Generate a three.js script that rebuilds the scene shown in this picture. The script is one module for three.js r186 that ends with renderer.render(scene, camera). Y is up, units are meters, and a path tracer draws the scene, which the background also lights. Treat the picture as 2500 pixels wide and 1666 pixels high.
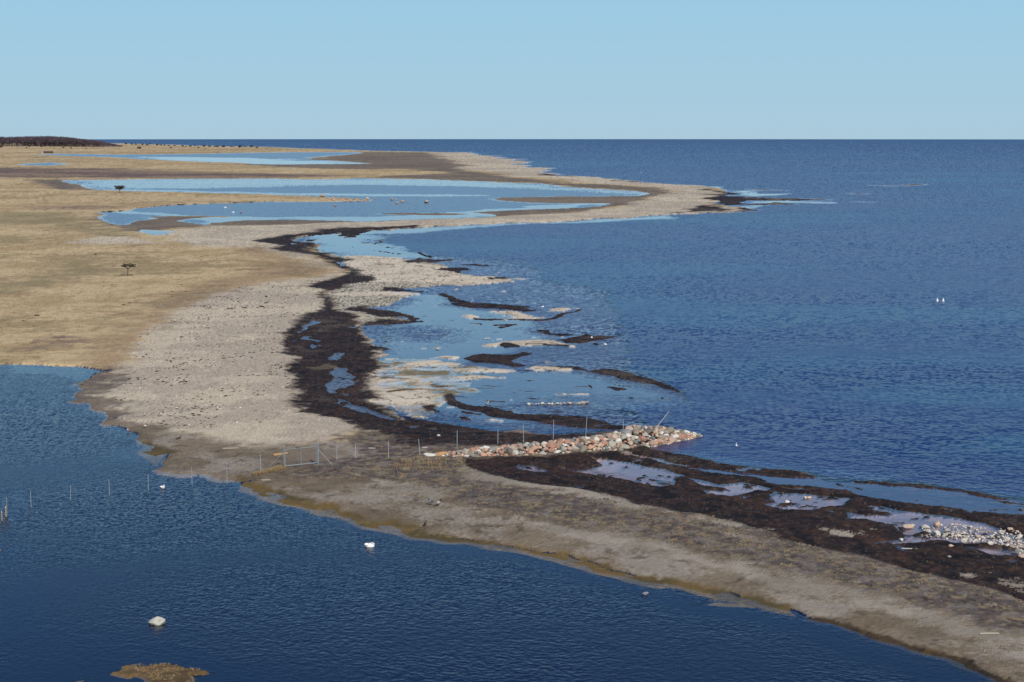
import * as THREE from 'three';
import { mergeGeometries, mergeVertices } from 'three/addons/utils/BufferGeometryUtils.js';

// ---------------------------------------------------------------- camera, sky, sun, exposure
const EYE = 37, EARTH = 7.43e6;                 // lighthouse gallery above the sea; effective earth radius with refraction
const scene = new THREE.Scene();
const camera = new THREE.PerspectiveCamera(23.529, 1024 / 682, 1, 60000);
camera.position.set(0, EYE, 0);
camera.rotation.set(-THREE.MathUtils.degToRad(7.2096), 0, 0);
scene.add(camera);

const renderer = new THREE.WebGLRenderer({ antialias: true });
renderer.toneMapping = THREE.LinearToneMapping;
renderer.toneMappingExposure = 1.0;
renderer.shadowMap.enabled = true;
renderer.shadowMap.type = THREE.PCFSoftShadowMap;

function clearSky() {                            // cloudless spring sky, colour by height above the horizon
  const W = 64, Hh = 512, data = new Float32Array(W * Hh * 4);
  const stops = [[0, .40, .59, .71], [2, .375, .595, .735], [4.7, .335, .585, .775], [9, .235, .48, .74], [14, .13, .30, .60], [22, .075, .20, .49], [35, .05, .145, .41], [55, .04, .12, .35], [90, .035, .11, .30]];
  for (let j = 0; j < Hh; j++) {
    const el = Math.max(0, ((j + 0.5) / Hh - 0.5) * 180);
    let k = 0; while (k < stops.length - 2 && el > stops[k + 1][0]) k++;
    const a = stops[k], b = stops[k + 1], t = Math.min(1, (el - a[0]) / (b[0] - a[0]));
    for (let i = 0; i < W; i++) for (let c = 0; c < 4; c++) data[(j * W + i) * 4 + c] = c === 3 ? 1 : a[c + 1] + (b[c + 1] - a[c + 1]) * t;
  }
  const t = new THREE.DataTexture(data, W, Hh, THREE.RGBAFormat, THREE.FloatType);
  t.mapping = THREE.EquirectangularReflectionMapping; t.magFilter = THREE.LinearFilter; t.needsUpdate = true;
  return t;
}
scene.background = clearSky();
scene.environment = scene.background;

const sun = new THREE.DirectionalLight(new THREE.Color(1, 0.955, 0.88), 4.2);
{ const e = THREE.MathUtils.degToRad(40), a = THREE.MathUtils.degToRad(24);
  sun.position.set(Math.sin(a) * Math.cos(e), Math.sin(e), Math.cos(a) * Math.cos(e)).multiplyScalar(900).add(new THREE.Vector3(0, 0, -450));
  sun.target.position.set(0, 0, -450); }
sun.castShadow = true; sun.shadow.mapSize.set(4096, 4096); sun.shadow.camera.far = 2500; sun.shadow.camera.near = 1;
Object.assign(sun.shadow.camera, { left: -450, right: 450, top: 450, bottom: -450 });
scene.add(sun, sun.target);

// ---------------------------------------------------------------- the survey, in metres from the lighthouse (x east, z south)
const MAP = {
 features: [
  {"cls":"reef","h":-0.42,"w":14,"warp":1.5,"pts":[[-35.1,-505.1],[-17.3,-495.7],[-0.2,-473.7],[10.8,-453.6],[11.4,-418.0],[21.1,-408.4],[26.7,-387.5],[26.4,-347.0],[26.4,-317.8],[25.6,-283.6],[23.7,-262.4],[26.6,-238.5],[26.5,-223.3],[15.5,-223.3],[21.3,-215.5],[18.3,-206.2],[2.6,-203.3],[-19.4,-218.8],[-31.5,-313.3],[-57.3,-508.8]]},
  {"cls":"reef","h":-0.24,"w":7,"warp":2,"pts":[[-35.1,-505.1],[-20.7,-495.7],[-6.7,-473.7],[3.0,-453.6],[5.6,-411.5],[-0.1,-387.5],[7.5,-366.1],[9.3,-338.1],[12.6,-303.2],[11.8,-283.6],[7.2,-262.4],[12.1,-249.9],[18.2,-238.5],[22.3,-228.1],[9.3,-223.3],[15.6,-212.3],[13.1,-206.2],[2.6,-203.3],[-19.4,-218.8],[-31.5,-313.3],[-57.3,-508.8]]},
  {"cls":"reef","h":-0.25,"w":3,"warp":1.0,"pts":[[146,-1086],[162,-1081],[149,-1030],[176,-1030],[159,-1000],[142,-980],[136,-990],[139,-1001]]},
  {"cls":"reef","h":-0.25,"w":3,"warp":1.0,"pts":[[132,-909],[147,-920],[172,-909],[178,-897],[170.0,-878.3],[155,-888],[130.3,-887.7]]},
  {"cls":"reef","h":-0.25,"w":3,"warp":1.0,"pts":[[106.1,-837.4],[112.2,-844.0],[111.0,-822.0],[105.4,-818.3]]},
  {"cls":"reef","h":-0.25,"w":3,"warp":1.0,"pts":[[119.1,-844.0],[129.3,-864.3],[122.5,-818.3]]},
  {"cls":"reef","h":-0.25,"w":3,"warp":1.0,"pts":[[136,-1176],[151,-1171],[147,-1146],[139,-1146]]},
  {"cls":"reef","h":-0.2,"w":1.2,"warp":1.0,"pts":[[20.1,-184.9],[28.1,-180.1],[34.9,-174.1],[39.6,-172.8],[41.1,-173.8],[47.9,-169.0],[52.6,-165.1],[60.3,-156.7],[55.8,-144.6],[49.7,-155.6],[40.2,-160.8],[32.3,-169.0],[27.0,-173.5],[20.0,-179.0]]},
  {"cls":"meadow","h":0.22,"w":1.0,"warp":1.0,"pts":[[-2765,-6553],[-2072,-7588],[-1708,-7168],[-1411,-6481],[-1021,-5463],[-742,-4981],[-614,-4583],[-394,-3955],[-293,-3704],[-156,-3483],[-92,-3325],[-51,-2927],[-33,-2663],[-10,-2484],[21,-2223],[4,-1985],[26,-1772],[40,-1730],[29,-1635],[20,-1566],[28,-1503],[51,-1430],[76,-1352],[99,-1282],[110,-1219],[134,-1171],[144,-1135],[146,-1094],[135,-1033],[123,-947],[107.5,-879.7],[115.2,-839.8],[120.3,-812.2],[118.4,-799.1],[107.3,-790.6],[90.1,-770.0],[74.5,-762.1],[57.3,-743.0],[43.8,-731.9],[20.4,-704.1],[0.0,-690.9],[-23.1,-666.1],[-38.4,-651.4],[-55.1,-637.4],[-57.8,-618.7],[-62.4,-623.9],[-70.7,-618.7],[-74.5,-596.2],[-73.4,-573.1],[-66.5,-553.7],[-60.8,-531.8],[-57.7,-511.5],[-51.5,-497.6],[-41.7,-497.6],[-28.4,-479.8],[-18.0,-469.1],[-15.4,-441.6],[-12.0,-429.1],[-1.6,-422.3],[-0.1,-414.1],[-7.7,-404.6],[-16.8,-401.5],[-20.8,-398.5],[-27.4,-394.1],[-28.3,-386.9],[-24.3,-380.0],[-24.7,-373.3],[-26.7,-365.5],[-27.1,-353.4],[-30.4,-349.8],[-26.4,-344.2],[-20.5,-334.4],[-25.2,-329.2],[-17.6,-323.5],[-23.5,-321.1],[-29.7,-318.2],[-29.3,-313.5],[-27.4,-304.5],[-27.3,-299.3],[-25.6,-291.0],[-22.0,-281.7],[-23.9,-277.9],[-22.1,-270.8],[-21.7,-261.3],[-21.8,-245.4],[-19.4,-229.3],[-19.4,-223.4],[-16.0,-217.8],[-12.5,-209.9],[-9.4,-206.5],[-7.2,-204.1],[-2.2,-201.9],[-1.7,-201.4],[3.8,-200.9],[6.7,-199.6],[10.0,-201.4],[13.4,-203.2],[16.5,-204.4],[18.6,-206.5],[21.0,-203.7],[22.1,-198.3],[19.1,-194.4],[16.6,-191.9],[16.5,-190.7],[19.9,-186.7],[23.2,-182.2],[23.3,-183.1],[28.0,-179.4],[33.1,-174.9],[33.1,-174.9],[33.0,-173.8],[27.4,-175.6],[25.4,-176.7],[22.7,-178.9],[20.2,-180.2],[19.5,-179.4],[22.5,-176.3],[24.5,-175.6],[27.3,-173.2],[27.3,-172.2],[30.1,-170.5],[32.2,-169.9],[33.8,-168.3],[35.2,-167.3],[36.3,-165.5],[37.6,-163.9],[40.4,-161.8],[42.7,-160.3],[46.2,-158.2],[50.1,-156.9],[54.9,-152.6],[59.7,-148.4],[43.2,-100.8],[37.9,-100.8],[34.4,-104.7],[33.1,-107.4],[32.5,-109.9],[32.1,-111.7],[30.0,-113.2],[28.6,-115.0],[26.6,-117.3],[25.2,-119.9],[24.4,-121.3],[22.7,-123.0],[22.2,-124.1],[21.2,-124.7],[19.0,-127.4],[15.7,-130.0],[12.6,-131.7],[10.8,-133.6],[8.6,-136.2],[6.5,-139.0],[5.4,-140.1],[3.3,-141.4],[-0.7,-144.3],[-5.7,-147.4],[-9.4,-149.9],[-12.7,-152.4],[-15.1,-156.4],[-17.6,-157.6],[-16.6,-159.0],[-18.0,-159.0],[-20.0,-159.8],[-22.3,-161.8],[-22.0,-164.0],[-23.1,-164.8],[-25.9,-166.1],[-28.4,-169.9],[-28.8,-171.7],[-27.7,-173.0],[-29.4,-174.7],[-32.5,-176.0],[-35.1,-176.9],[-38.1,-178.2],[-39.8,-180.0],[-39.3,-183.2],[-40.3,-185.9],[-39.2,-187.8],[-40.5,-189.3],[-41.7,-192.1],[-43.6,-195.0],[-44.7,-199.3],[-47.7,-201.8],[-50.1,-205.6],[-51.8,-208.6],[-51.1,-210.7],[-53.9,-218.2],[-56.9,-222.0],[-57.3,-224.2],[-60.9,-228.8],[-61.0,-232.5],[-63.7,-239.9],[-64.5,-245.6],[-64.6,-253.3],[-63.6,-255.5],[-66.9,-257.4],[-70.5,-260.1],[-75.8,-261.1],[-82.7,-262.0],[-113.5,-264.4]]},
  {"cls":"cobble","h":null,"w":1,"warp":1,"pts":[[-73.7,-641.2],[-53.8,-652.5],[-36.8,-641.2],[1.2,-475.9],[1.0,-393.2],[-18.0,-378.0],[-15.3,-320.1],[-19.9,-272.3],[-16.3,-257.8],[-7.2,-203.3],[0.0,-192.4],[-17.8,-200.5],[-24.2,-212.3],[-29.3,-257.8],[-31.3,-327.3],[-45.0,-398.6],[-43.5,-433.9],[-59.9,-508.8]]},
  {"cls":"scrub","h":null,"w":1,"warp":1,"pts":[[-20.1,-203.3],[0.5,-203.3],[24.2,-203.3],[42.5,-175.8],[63.2,-149.9],[48.3,-113.4],[39.7,-123.5],[27.1,-140.9],[10.2,-160.0],[-2.2,-173.7],[-11.6,-182.6],[-16.7,-187.4]]},
  {"cls":"brown","h":null,"w":1,"warp":1,"pts":[[-71.0,-255.5],[-62.9,-262.4],[-43.4,-206.2],[-27.2,-195.0],[-12.4,-195.0],[52.5,-123.5],[41.8,-97.4],[31.2,-104.8],[8.5,-132.9],[-13.1,-146.8],[-32.0,-167.6],[-42.5,-175.8],[-58.2,-218.8]]},
  {"cls":"heath","h":0.3,"w":40,"warp":0,"pts":[[-756,-1789],[-536,-1810],[-417,-1766],[-321,-1612],[-231,-1545],[-169,-1513],[-129,-1483],[-174,-1426],[-207,-1386],[-328,-1386],[-439,-1413],[-604,-1427]]},
  {"cls":"olive","h":0.24,"w":20,"warp":1,"pts":[[-130.2,-397.6],[-121.9,-406.8],[-124.4,-444.3],[-129.8,-480.4],[-123.8,-480.4],[-114.6,-451.8],[-110.9,-429.9],[-113.2,-416.4],[-113.7,-397.6],[-117.7,-375.1],[-122.9,-375.1]]},
  {"cls":"olive","h":0.24,"w":30,"warp":1,"pts":[[-250.3,-768.4],[-232.4,-779.5],[-207.9,-768.3],[-181.7,-707.4],[-149.4,-632.0],[-125.9,-565.1],[-149.4,-596.7],[-191.2,-671.8],[-219.0,-671.8]]},
  {"cls":"heath","h":0.24,"w":10,"warp":1,"pts":[[-240.5,-834.2],[-223.3,-847.4],[-202.6,-834.2],[-207.7,-809.0],[-226.1,-805.3]]},
  {"cls":"heath","h":0.2,"w":3,"warp":1.5,"pts":[[-83.8,-290.5],[-81.8,-296.3],[-77.5,-295.8],[-79.0,-292.2],[-73.7,-290.5],[-76.5,-287.4],[-80.5,-285.8],[-82.4,-280.0],[-83.1,-281.2]]},
  {"cls":"mud","h":0.06,"w":10,"warp":0,"pts":[[-395,-1342],[-359,-1325],[-346,-1287],[-286,-1114],[-272,-1080],[-307,-1107],[-342,-1201]]},
  {"cls":"mud","h":0.07,"w":10,"warp":0,"pts":[[-355,-2069],[-188,-2098],[-120,-2013],[-71,-1772],[-41,-1654],[0,-1431],[26,-1317],[46,-1230],[75,-1200],[100,-1145],[103,-1063],[84,-972],[72,-913],[65.8,-864.7],[50.0,-835.5],[38.7,-795.2],[15.2,-762.4],[-9.2,-735.9],[-42.4,-707.8],[-64.3,-688.1],[-101.1,-663.4],[-124.8,-666.4],[-132.3,-646.0],[-143.5,-624.2],[-168.7,-675.5],[-182.9,-718.1],[-196.6,-782.6],[-174.5,-736.0],[-154.0,-743.4],[-118.8,-732.3],[-67.6,-774.4],[-14,-947],[-13,-966],[59,-985],[84,-1019],[78,-1078],[63,-1119],[41,-1153],[19,-1261],[0,-1272],[-81,-1378],[-122,-1404],[-95,-1535],[-76,-1601],[-110,-1772],[-166,-1711],[-239,-1816]]},
  {"cls":"mud","h":0.08,"w":30,"warp":0,"pts":[[-311,-2664],[-313,-3253],[-299,-3443],[-194,-3403],[-142,-3182],[-84,-2404],[-55,-2012],[-43,-1731],[-62,-1672],[-68,-1600],[-109,-1751],[-185,-2069],[-269,-2404]]},
  {"cls":"meadow","h":0.12,"w":30,"warp":0,"pts":[[-308,-1908],[-198,-1771],[-128,-1710],[-69,-1635],[-55,-1566],[-93,-1502],[-136,-1473],[-189,-1518],[-261,-1617]]},
  {"cls":"gravel","h":0.34,"w":4,"warp":2.0,"pts":[[-161,-3319],[-96,-3477],[-50,-2982],[-9,-2522],[24,-2219],[6,-1982],[29,-1769],[43,-1727],[32,-1597],[24,-1547],[52,-1456],[77,-1375],[100,-1303],[112,-1237],[136,-1188],[143,-1142],[127,-996],[113,-916],[100.7,-862.9],[103.6,-848.1],[114.4,-833.7],[119.9,-806.5],[106.6,-785.1],[89.5,-764.8],[74.0,-756.9],[56.9,-738.1],[43.6,-727.2],[20.3,-699.6],[0.0,-686.6],[-23.0,-662.0],[-38.2,-647.5],[-54.8,-633.6],[-70.0,-612.6],[-77.9,-588.1],[-76.3,-544.6],[-59.2,-488.6],[-46.9,-445.6],[-43.2,-429.9],[-44.9,-397.3],[-39.7,-376.8],[-30.4,-326.3],[-22.3,-276.6],[-17.4,-214.8],[-15.1,-205.6],[-15.3,-201.2],[-19.7,-199.3],[-22.0,-192.6],[-28.8,-188.7],[-35.9,-193.9],[-43.4,-201.2],[-48.3,-207.0],[-51.9,-213.2],[-54.8,-219.1],[-59.0,-226.7],[-60.0,-231.4],[-62.7,-239.1],[-63.8,-245.6],[-64.0,-253.3],[-62.8,-255.1],[-64.1,-268.4],[-68.2,-290.4],[-69.0,-307.6],[-70.8,-326.3],[-72.6,-345.6],[-71.4,-364.6],[-68.1,-388.8],[-61.3,-407.2],[-54.0,-422.5],[-48.0,-435.0],[-54.4,-452.5],[-67.7,-488.6],[-80.3,-527.1],[-93.1,-532.8],[-106.3,-544.7],[-114.3,-565.6],[-126.5,-595.3],[-126.6,-617.7],[-128.5,-636.3],[-123.3,-668.0],[-107.5,-662.0],[-81.9,-677.2],[-64.4,-689.8],[-41.4,-703.0],[-22.4,-716.6],[-9.1,-730.8],[16.6,-756.9],[38.8,-780.9],[49.9,-833.7],[66.5,-862.9],[73,-911],[84,-970],[104,-1068],[103,-1133],[90,-1169],[54,-1258],[30,-1362],[0,-1471],[-22,-1597],[-46,-1812],[-67,-2155],[-128,-2866]]},
  {"cls":"ochre","h":0.25,"w":6,"warp":1.5,"pts":[[-88.5,-544.2],[-80.3,-526.7],[-67.6,-488.2],[-51.8,-452.1],[-47.9,-436.0],[-54.0,-422.1],[-61.2,-406.9],[-67.5,-389.6],[-71.0,-362.5],[-71.2,-337.3],[-68.5,-305.5],[-67.3,-290.2],[-65.0,-271.2],[-63.0,-254.5],[-68.1,-256.7],[-72.5,-281.7],[-74.6,-312.0],[-78.3,-358.0],[-76.7,-397.0],[-72.6,-432.1],[-70.2,-459.2],[-78.6,-498.1]]},
  {"cls":"gravel","h":0.25,"w":6,"warp":4,"pts":[[-155.8,-590.0],[-141.6,-590.0],[-120.7,-559.1],[-119.5,-544.8],[-137.9,-550.4],[-151.6,-559.1]]},
  {"cls":"mud","h":0.12,"w":2.5,"warp":2.5,"pts":[[-65.1,-255.0],[-61.7,-257.3],[-59.1,-246.3],[-60.5,-242.2],[-58.8,-232.4],[-55.7,-226.9],[-52.0,-218.3],[-48.7,-208.8],[-43.8,-202.9],[-40.8,-193.3],[-37.1,-187.0],[-29.6,-184.6],[-26.9,-173.4],[-30.3,-172.3],[-39.4,-177.7],[-46.7,-200.1],[-52.4,-208.8],[-61.9,-228.8],[-65.4,-244.2]]},
  {"cls":"brown","h":0.24,"w":2,"warp":1.5,"pts":[[-47.9,-205.4],[-38.2,-195.6],[-28.9,-189.6],[-22.1,-193.7],[-18.9,-201.1],[-14.9,-202.5],[-7.5,-195.6],[0.5,-194.3],[1.0,-189.1],[-6.5,-183.0],[-2.2,-174.1],[4.3,-166.9],[12.6,-159.4],[19.5,-152.5],[24.4,-144.7],[31.6,-136.9],[38.4,-129.9],[49.7,-116.8],[42.8,-99.9],[34.1,-103.6],[32.0,-111.5],[26.6,-117.0],[21.8,-124.2],[15.6,-129.7],[10.8,-133.3],[6.5,-138.7],[3.3,-141.0],[-5.6,-147.1],[-9.3,-149.6],[-12.7,-152.0],[-17.5,-157.3],[-19.9,-159.4],[-25.8,-165.7],[-28.9,-172.0],[-29.4,-175.2],[-35.2,-177.3],[-39.8,-184.2],[-43.7,-195.6]]},
  {"cls":"mud","h":0.25,"w":3,"warp":1.5,"pts":[[-27.9,-186.1],[-23.5,-189.1],[-18.5,-187.1],[-21.3,-181.8],[-24.2,-179.1],[-27.1,-177.8]]},
  {"cls":"scrub","h":0.27,"w":2,"warp":3,"pts":[[-19.4,-195.5],[-12.7,-199.6],[-6.9,-192.9],[-6.5,-182.3],[-4.5,-175.1],[1.7,-167.8],[9.5,-162.6],[16.3,-155.5],[22.9,-148.9],[27.2,-141.7],[31.5,-136.4],[35.5,-131.7],[40.1,-124.6],[48.5,-113.9],[44.6,-104.4],[37.3,-115.8],[34.0,-122.4],[29.7,-128.4],[23.8,-134.2],[19.8,-137.8],[16.3,-141.4],[12.7,-145.4],[7.7,-150.8],[2.0,-155.8],[-4.1,-162.1],[-10.7,-167.8],[-17.7,-174.0],[-24.5,-175.1],[-21.7,-181.8],[-16.5,-185.3]]},
  {"cls":"sand","h":0.3,"w":1,"warp":1,"pts":[[-5.5,-179.0],[-4.1,-178.3],[0.9,-173.9],[7.0,-168.3],[12.8,-161.8],[15.7,-157.5],[12.6,-159.2],[8.3,-162.5],[3.8,-165.8],[-0.9,-170.8],[-4.5,-175.0]]},
  {"cls":"sand","h":0.26,"w":1.5,"warp":1.5,"pts":[[-13.9,-170.9],[-10.4,-169.3],[-6.7,-164.9],[-7.9,-162.1],[-2.8,-157.6],[-5.3,-159.3],[-10.0,-164.0],[-14.0,-166.9]]},
  {"cls":"sand","h":0.27,"w":2,"warp":2,"pts":[[2.0,-155.0],[5.8,-151.1],[9.5,-148.7],[12.6,-144.6],[16.8,-140.0],[19.8,-137.0],[23.8,-133.8],[27.0,-129.9],[30.7,-126.1],[34.0,-122.3],[37.3,-115.8],[45.0,-105.2],[43.7,-102.0],[35.9,-111.1],[32.9,-118.3],[28.7,-124.1],[24.4,-128.1],[20.3,-131.7],[17.0,-135.5],[14.0,-139.6],[10.3,-143.1],[6.4,-146.1],[3.1,-150.8]]},
  {"cls":"algae","h":0.03,"w":1.2,"warp":1.5,"pts":[[-29.5,-175.8],[-26.3,-169.5],[-22.3,-165.2],[-18.4,-160.3],[-14.0,-156.1],[-9.3,-151.4],[-3.8,-147.0],[1.8,-143.0],[6.4,-139.7],[10.7,-134.6],[15.8,-130.6],[22.0,-125.7],[22.4,-122.6],[15.5,-128.0],[10.5,-131.8],[5.3,-137.4],[-1.8,-143.0],[-9.5,-147.9],[-13.5,-151.4],[-17.9,-156.1],[-22.5,-159.9],[-28.2,-167.5]]},
  {"cls":"algae","h":0.0,"w":1.5,"warp":1,"pts":[[-43.6,-195.3],[-41.8,-192.4],[-40.5,-189.6],[-39.3,-188.1],[-40.3,-186.2],[-39.9,-180.3],[-41.8,-182.6],[-43.8,-187.4],[-44.5,-193.7]]},
  {"cls":"algae","h":0.015,"w":0.8,"warp":1.5,"pts":[[14.3,-125.3],[15.8,-126.8],[18.4,-126.8],[19.3,-127.2],[20.4,-126.1],[21.2,-125.0],[18.3,-125.7],[16.1,-125.2]]},
  {"cls":"weedmud","h":0.08,"w":0.8,"warp":1,"pts":[[22.6,-122.6],[24.1,-122.2],[25.3,-120.3],[26.8,-118.0],[28.7,-115.7],[30.3,-114.1],[32.2,-112.3],[33.3,-108.3],[34.4,-104.0],[33.3,-103.4],[32.4,-109.7],[30.8,-112.5],[28.5,-114.8],[26.6,-117.0],[25.1,-119.6],[23.9,-121.4]]},
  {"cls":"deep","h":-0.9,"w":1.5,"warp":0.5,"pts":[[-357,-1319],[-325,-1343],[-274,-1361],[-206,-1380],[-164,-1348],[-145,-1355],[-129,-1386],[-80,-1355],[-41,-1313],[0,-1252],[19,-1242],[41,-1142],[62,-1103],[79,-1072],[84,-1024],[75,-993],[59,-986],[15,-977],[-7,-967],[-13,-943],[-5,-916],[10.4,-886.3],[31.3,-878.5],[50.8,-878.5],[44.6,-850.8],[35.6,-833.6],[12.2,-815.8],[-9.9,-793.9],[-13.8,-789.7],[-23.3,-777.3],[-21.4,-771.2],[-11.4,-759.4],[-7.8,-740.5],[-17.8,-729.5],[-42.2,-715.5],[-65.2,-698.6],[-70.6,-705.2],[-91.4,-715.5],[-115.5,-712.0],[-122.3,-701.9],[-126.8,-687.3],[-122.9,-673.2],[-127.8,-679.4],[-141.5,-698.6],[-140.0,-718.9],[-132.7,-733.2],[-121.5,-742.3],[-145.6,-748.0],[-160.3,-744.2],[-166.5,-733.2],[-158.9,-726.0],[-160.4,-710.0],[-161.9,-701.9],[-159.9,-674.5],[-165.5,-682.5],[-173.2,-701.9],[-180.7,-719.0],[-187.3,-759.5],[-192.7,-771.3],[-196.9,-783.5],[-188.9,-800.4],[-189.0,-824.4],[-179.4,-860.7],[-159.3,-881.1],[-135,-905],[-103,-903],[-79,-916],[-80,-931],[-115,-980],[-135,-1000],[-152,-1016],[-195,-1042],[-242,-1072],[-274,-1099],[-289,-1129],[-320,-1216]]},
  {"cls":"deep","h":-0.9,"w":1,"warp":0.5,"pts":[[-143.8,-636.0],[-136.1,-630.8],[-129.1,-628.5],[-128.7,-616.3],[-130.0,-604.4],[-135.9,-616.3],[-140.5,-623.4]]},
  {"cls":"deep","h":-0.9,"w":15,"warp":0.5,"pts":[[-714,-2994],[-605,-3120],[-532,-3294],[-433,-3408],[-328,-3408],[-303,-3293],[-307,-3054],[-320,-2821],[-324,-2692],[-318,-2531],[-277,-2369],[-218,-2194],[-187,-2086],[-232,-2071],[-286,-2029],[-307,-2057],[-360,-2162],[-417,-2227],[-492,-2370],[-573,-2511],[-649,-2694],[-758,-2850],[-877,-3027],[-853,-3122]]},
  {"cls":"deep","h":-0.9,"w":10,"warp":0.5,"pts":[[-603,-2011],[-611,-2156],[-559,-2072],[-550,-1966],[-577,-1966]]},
  {"cls":"mud","h":0.1,"w":2,"warp":1,"pts":[[-60.7,-763.4],[-51.1,-777.8],[-29.6,-775.6],[-21.2,-764.5],[-28.7,-753.8],[-55.0,-757.0]]},
  {"cls":"mud","h":0.1,"w":20,"warp":0,"pts":[[-351,-2491],[-288,-2538],[-219,-2359],[-265,-2339]]},
  {"cls":"grassedge","h":0.3,"w":0.9,"warp":0.5,"pts":[[-197.7,-787.1],[-190.8,-808.5],[-191.0,-833.5],[-181.0,-868.5],[-161,-892],[-137,-914],[-135,-900],[-158.8,-878.4],[-178.1,-854.7],[-188.3,-822.1],[-188.0,-796.5],[-194.1,-776.9]]},
  {"cls":"lime","h":0.14,"w":1.5,"warp":2,"pts":[[-51.3,-504.0],[-48.7,-501.6],[-35.9,-492.3],[-29.8,-476.9],[-17.8,-466.4],[-15.4,-441.3],[-12.0,-428.8],[-1.5,-422.0],[-0.1,-413.8],[-7.7,-404.3],[-16.8,-401.3],[-23.6,-399.5],[-30.4,-397.7],[-37.7,-401.9],[-38.8,-409.0],[-33.9,-420.3],[-36.2,-434.1],[-41.2,-439.5],[-44.6,-452.6],[-48.4,-481.2]]},
  {"cls":"cobble","h":0.16,"w":1,"warp":1.5,"pts":[[-38.9,-412.0],[-32.7,-408.9],[-24.2,-408.9],[-18.3,-404.2],[-7.7,-405.7],[-18.1,-400.5],[-20.8,-397.5],[-27.4,-394.6],[-32.6,-390.8],[-38.0,-390.8]]},
  {"cls":"cobble","h":0.08,"w":1.5,"warp":2,"pts":[[-41.8,-378.7],[-39.2,-389.3],[-32.5,-389.3],[-25.2,-382.0],[-24.1,-376.0],[-26.9,-368.2],[-28.4,-354.6],[-33.2,-353.0],[-34.2,-346.5],[-32.4,-339.8],[-32.9,-333.0],[-35.8,-343.2],[-38.6,-355.8],[-40.0,-370.8]]},
  {"cls":"lime","h":0.12,"w":1,"warp":2,"pts":[[-40.9,-379.8],[-36.2,-386.2],[-25.3,-383.4],[-22.4,-379.0],[-27.4,-374.5],[-32.7,-375.8],[-37.7,-374.5]]},
  {"cls":"mosaic","h":0.02,"w":1.5,"warp":2,"pts":[[-22.8,-267.0],[-18.0,-270.4],[-9.4,-267.0],[-8.3,-263.0],[-1.0,-257.8],[-0.6,-254.1],[-8.0,-253.5],[-1.3,-250.4],[-1.9,-246.9],[-8.6,-244.6],[-5.0,-242.3],[-4.1,-233.7],[-7.7,-232.6],[-8.8,-228.6],[-9.5,-224.6],[-10.6,-218.1],[-12.8,-214.5],[-16.3,-220.8],[-19.2,-224.6],[-20.0,-232.6],[-20.2,-240.1],[-22.0,-249.2]]},
  {"cls":"lime","h":0.1,"w":1,"warp":2,"pts":[[-19.2,-228.3],[-17.0,-231.3],[-15.5,-233.4],[-12.4,-235.5],[-9.8,-231.8],[-9.0,-228.3],[-11.9,-225.3],[-14.9,-222.9],[-18.1,-224.3]]},
  {"cls":"lime","h":0.09,"w":0.8,"warp":1.5,"pts":[[-15.8,-265.3],[-11.2,-266.7],[-9.3,-264.0],[-13.7,-261.4],[-16.9,-259.4]]},
  {"cls":"algae","h":0.1,"w":0.6,"warp":1.5,"pts":[[-17.8,-234.9],[-15.0,-237.6],[-10.9,-238.2],[-12.4,-236.0],[-15.5,-233.4],[-17.1,-232.8]]},
  {"cls":"lime","h":0.1,"w":0.8,"warp":1.6,"pts":[[-14.4,-270.5],[-10.5,-273.3],[-8.0,-270.8],[-10.7,-269.1]]},
  {"cls":"lime","h":0.1,"w":0.8,"warp":1.6,"pts":[[-9.8,-254.4],[-7.2,-256.9],[-2.7,-257.2],[-0.9,-254.0],[-4.5,-252.3],[-8.0,-253.1]]},
  {"cls":"lime","h":0.1,"w":0.8,"warp":1.6,"pts":[[-9.8,-248.9],[-7.6,-250.3],[-2.7,-250.1],[-1.3,-248.9],[-4.7,-247.0],[-7.8,-247.3]]},
  {"cls":"lime","h":0.1,"w":0.8,"warp":1.6,"pts":[[-11.1,-335.0],[-7.1,-336.9],[-5.8,-329.2],[-7.9,-329.2]]},
  {"cls":"lime","h":0.1,"w":0.8,"warp":1.6,"pts":[[-5.6,-341.9],[1.1,-344.6],[2.9,-339.7],[3.4,-333.3],[6.6,-332.9],[4.0,-327.5],[-1.3,-328.1],[-0.1,-335.0],[-2.5,-338.4]]},
  {"cls":"lime","h":0.1,"w":0.8,"warp":1.6,"pts":[[8.0,-342.8],[12.0,-349.8],[15.2,-349.2],[11.8,-342.6]]},
  {"cls":"lime","h":0.1,"w":0.8,"warp":1.6,"pts":[[-6.9,-287.5],[-4.1,-290.5],[0.9,-292.9],[8.1,-292.9],[11.8,-285.9],[3.9,-285.6],[-2.1,-284.4],[-5.1,-284.7]]},
  {"cls":"lime","h":0.1,"w":0.8,"warp":1.6,"pts":[[0.6,-258.4],[2.6,-260.0],[8.9,-257.5],[9.2,-255.3],[4.3,-254.1],[2.6,-254.1]]},
  {"cls":"lime","h":0.1,"w":0.8,"warp":1.6,"pts":[[-6.8,-319.2],[-8.5,-319.2],[-5.9,-320.4],[-5.9,-318.2]]},
  {"cls":"lime","h":0.1,"w":0.8,"warp":1.6,"pts":[[2.6,-297.6],[5.1,-299.3],[5.3,-297.6]]},
  {"cls":"lime","h":0.1,"w":0.8,"warp":1.6,"pts":[[-13.0,-213.3],[-11.9,-215.1],[-10.5,-213.3],[-12.4,-212.0]]},
  {"cls":"lime","h":0.05,"w":0.8,"warp":1.6,"pts":[[-0.1,-422.6],[5.7,-421.0],[2.7,-417.6]]},
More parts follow.
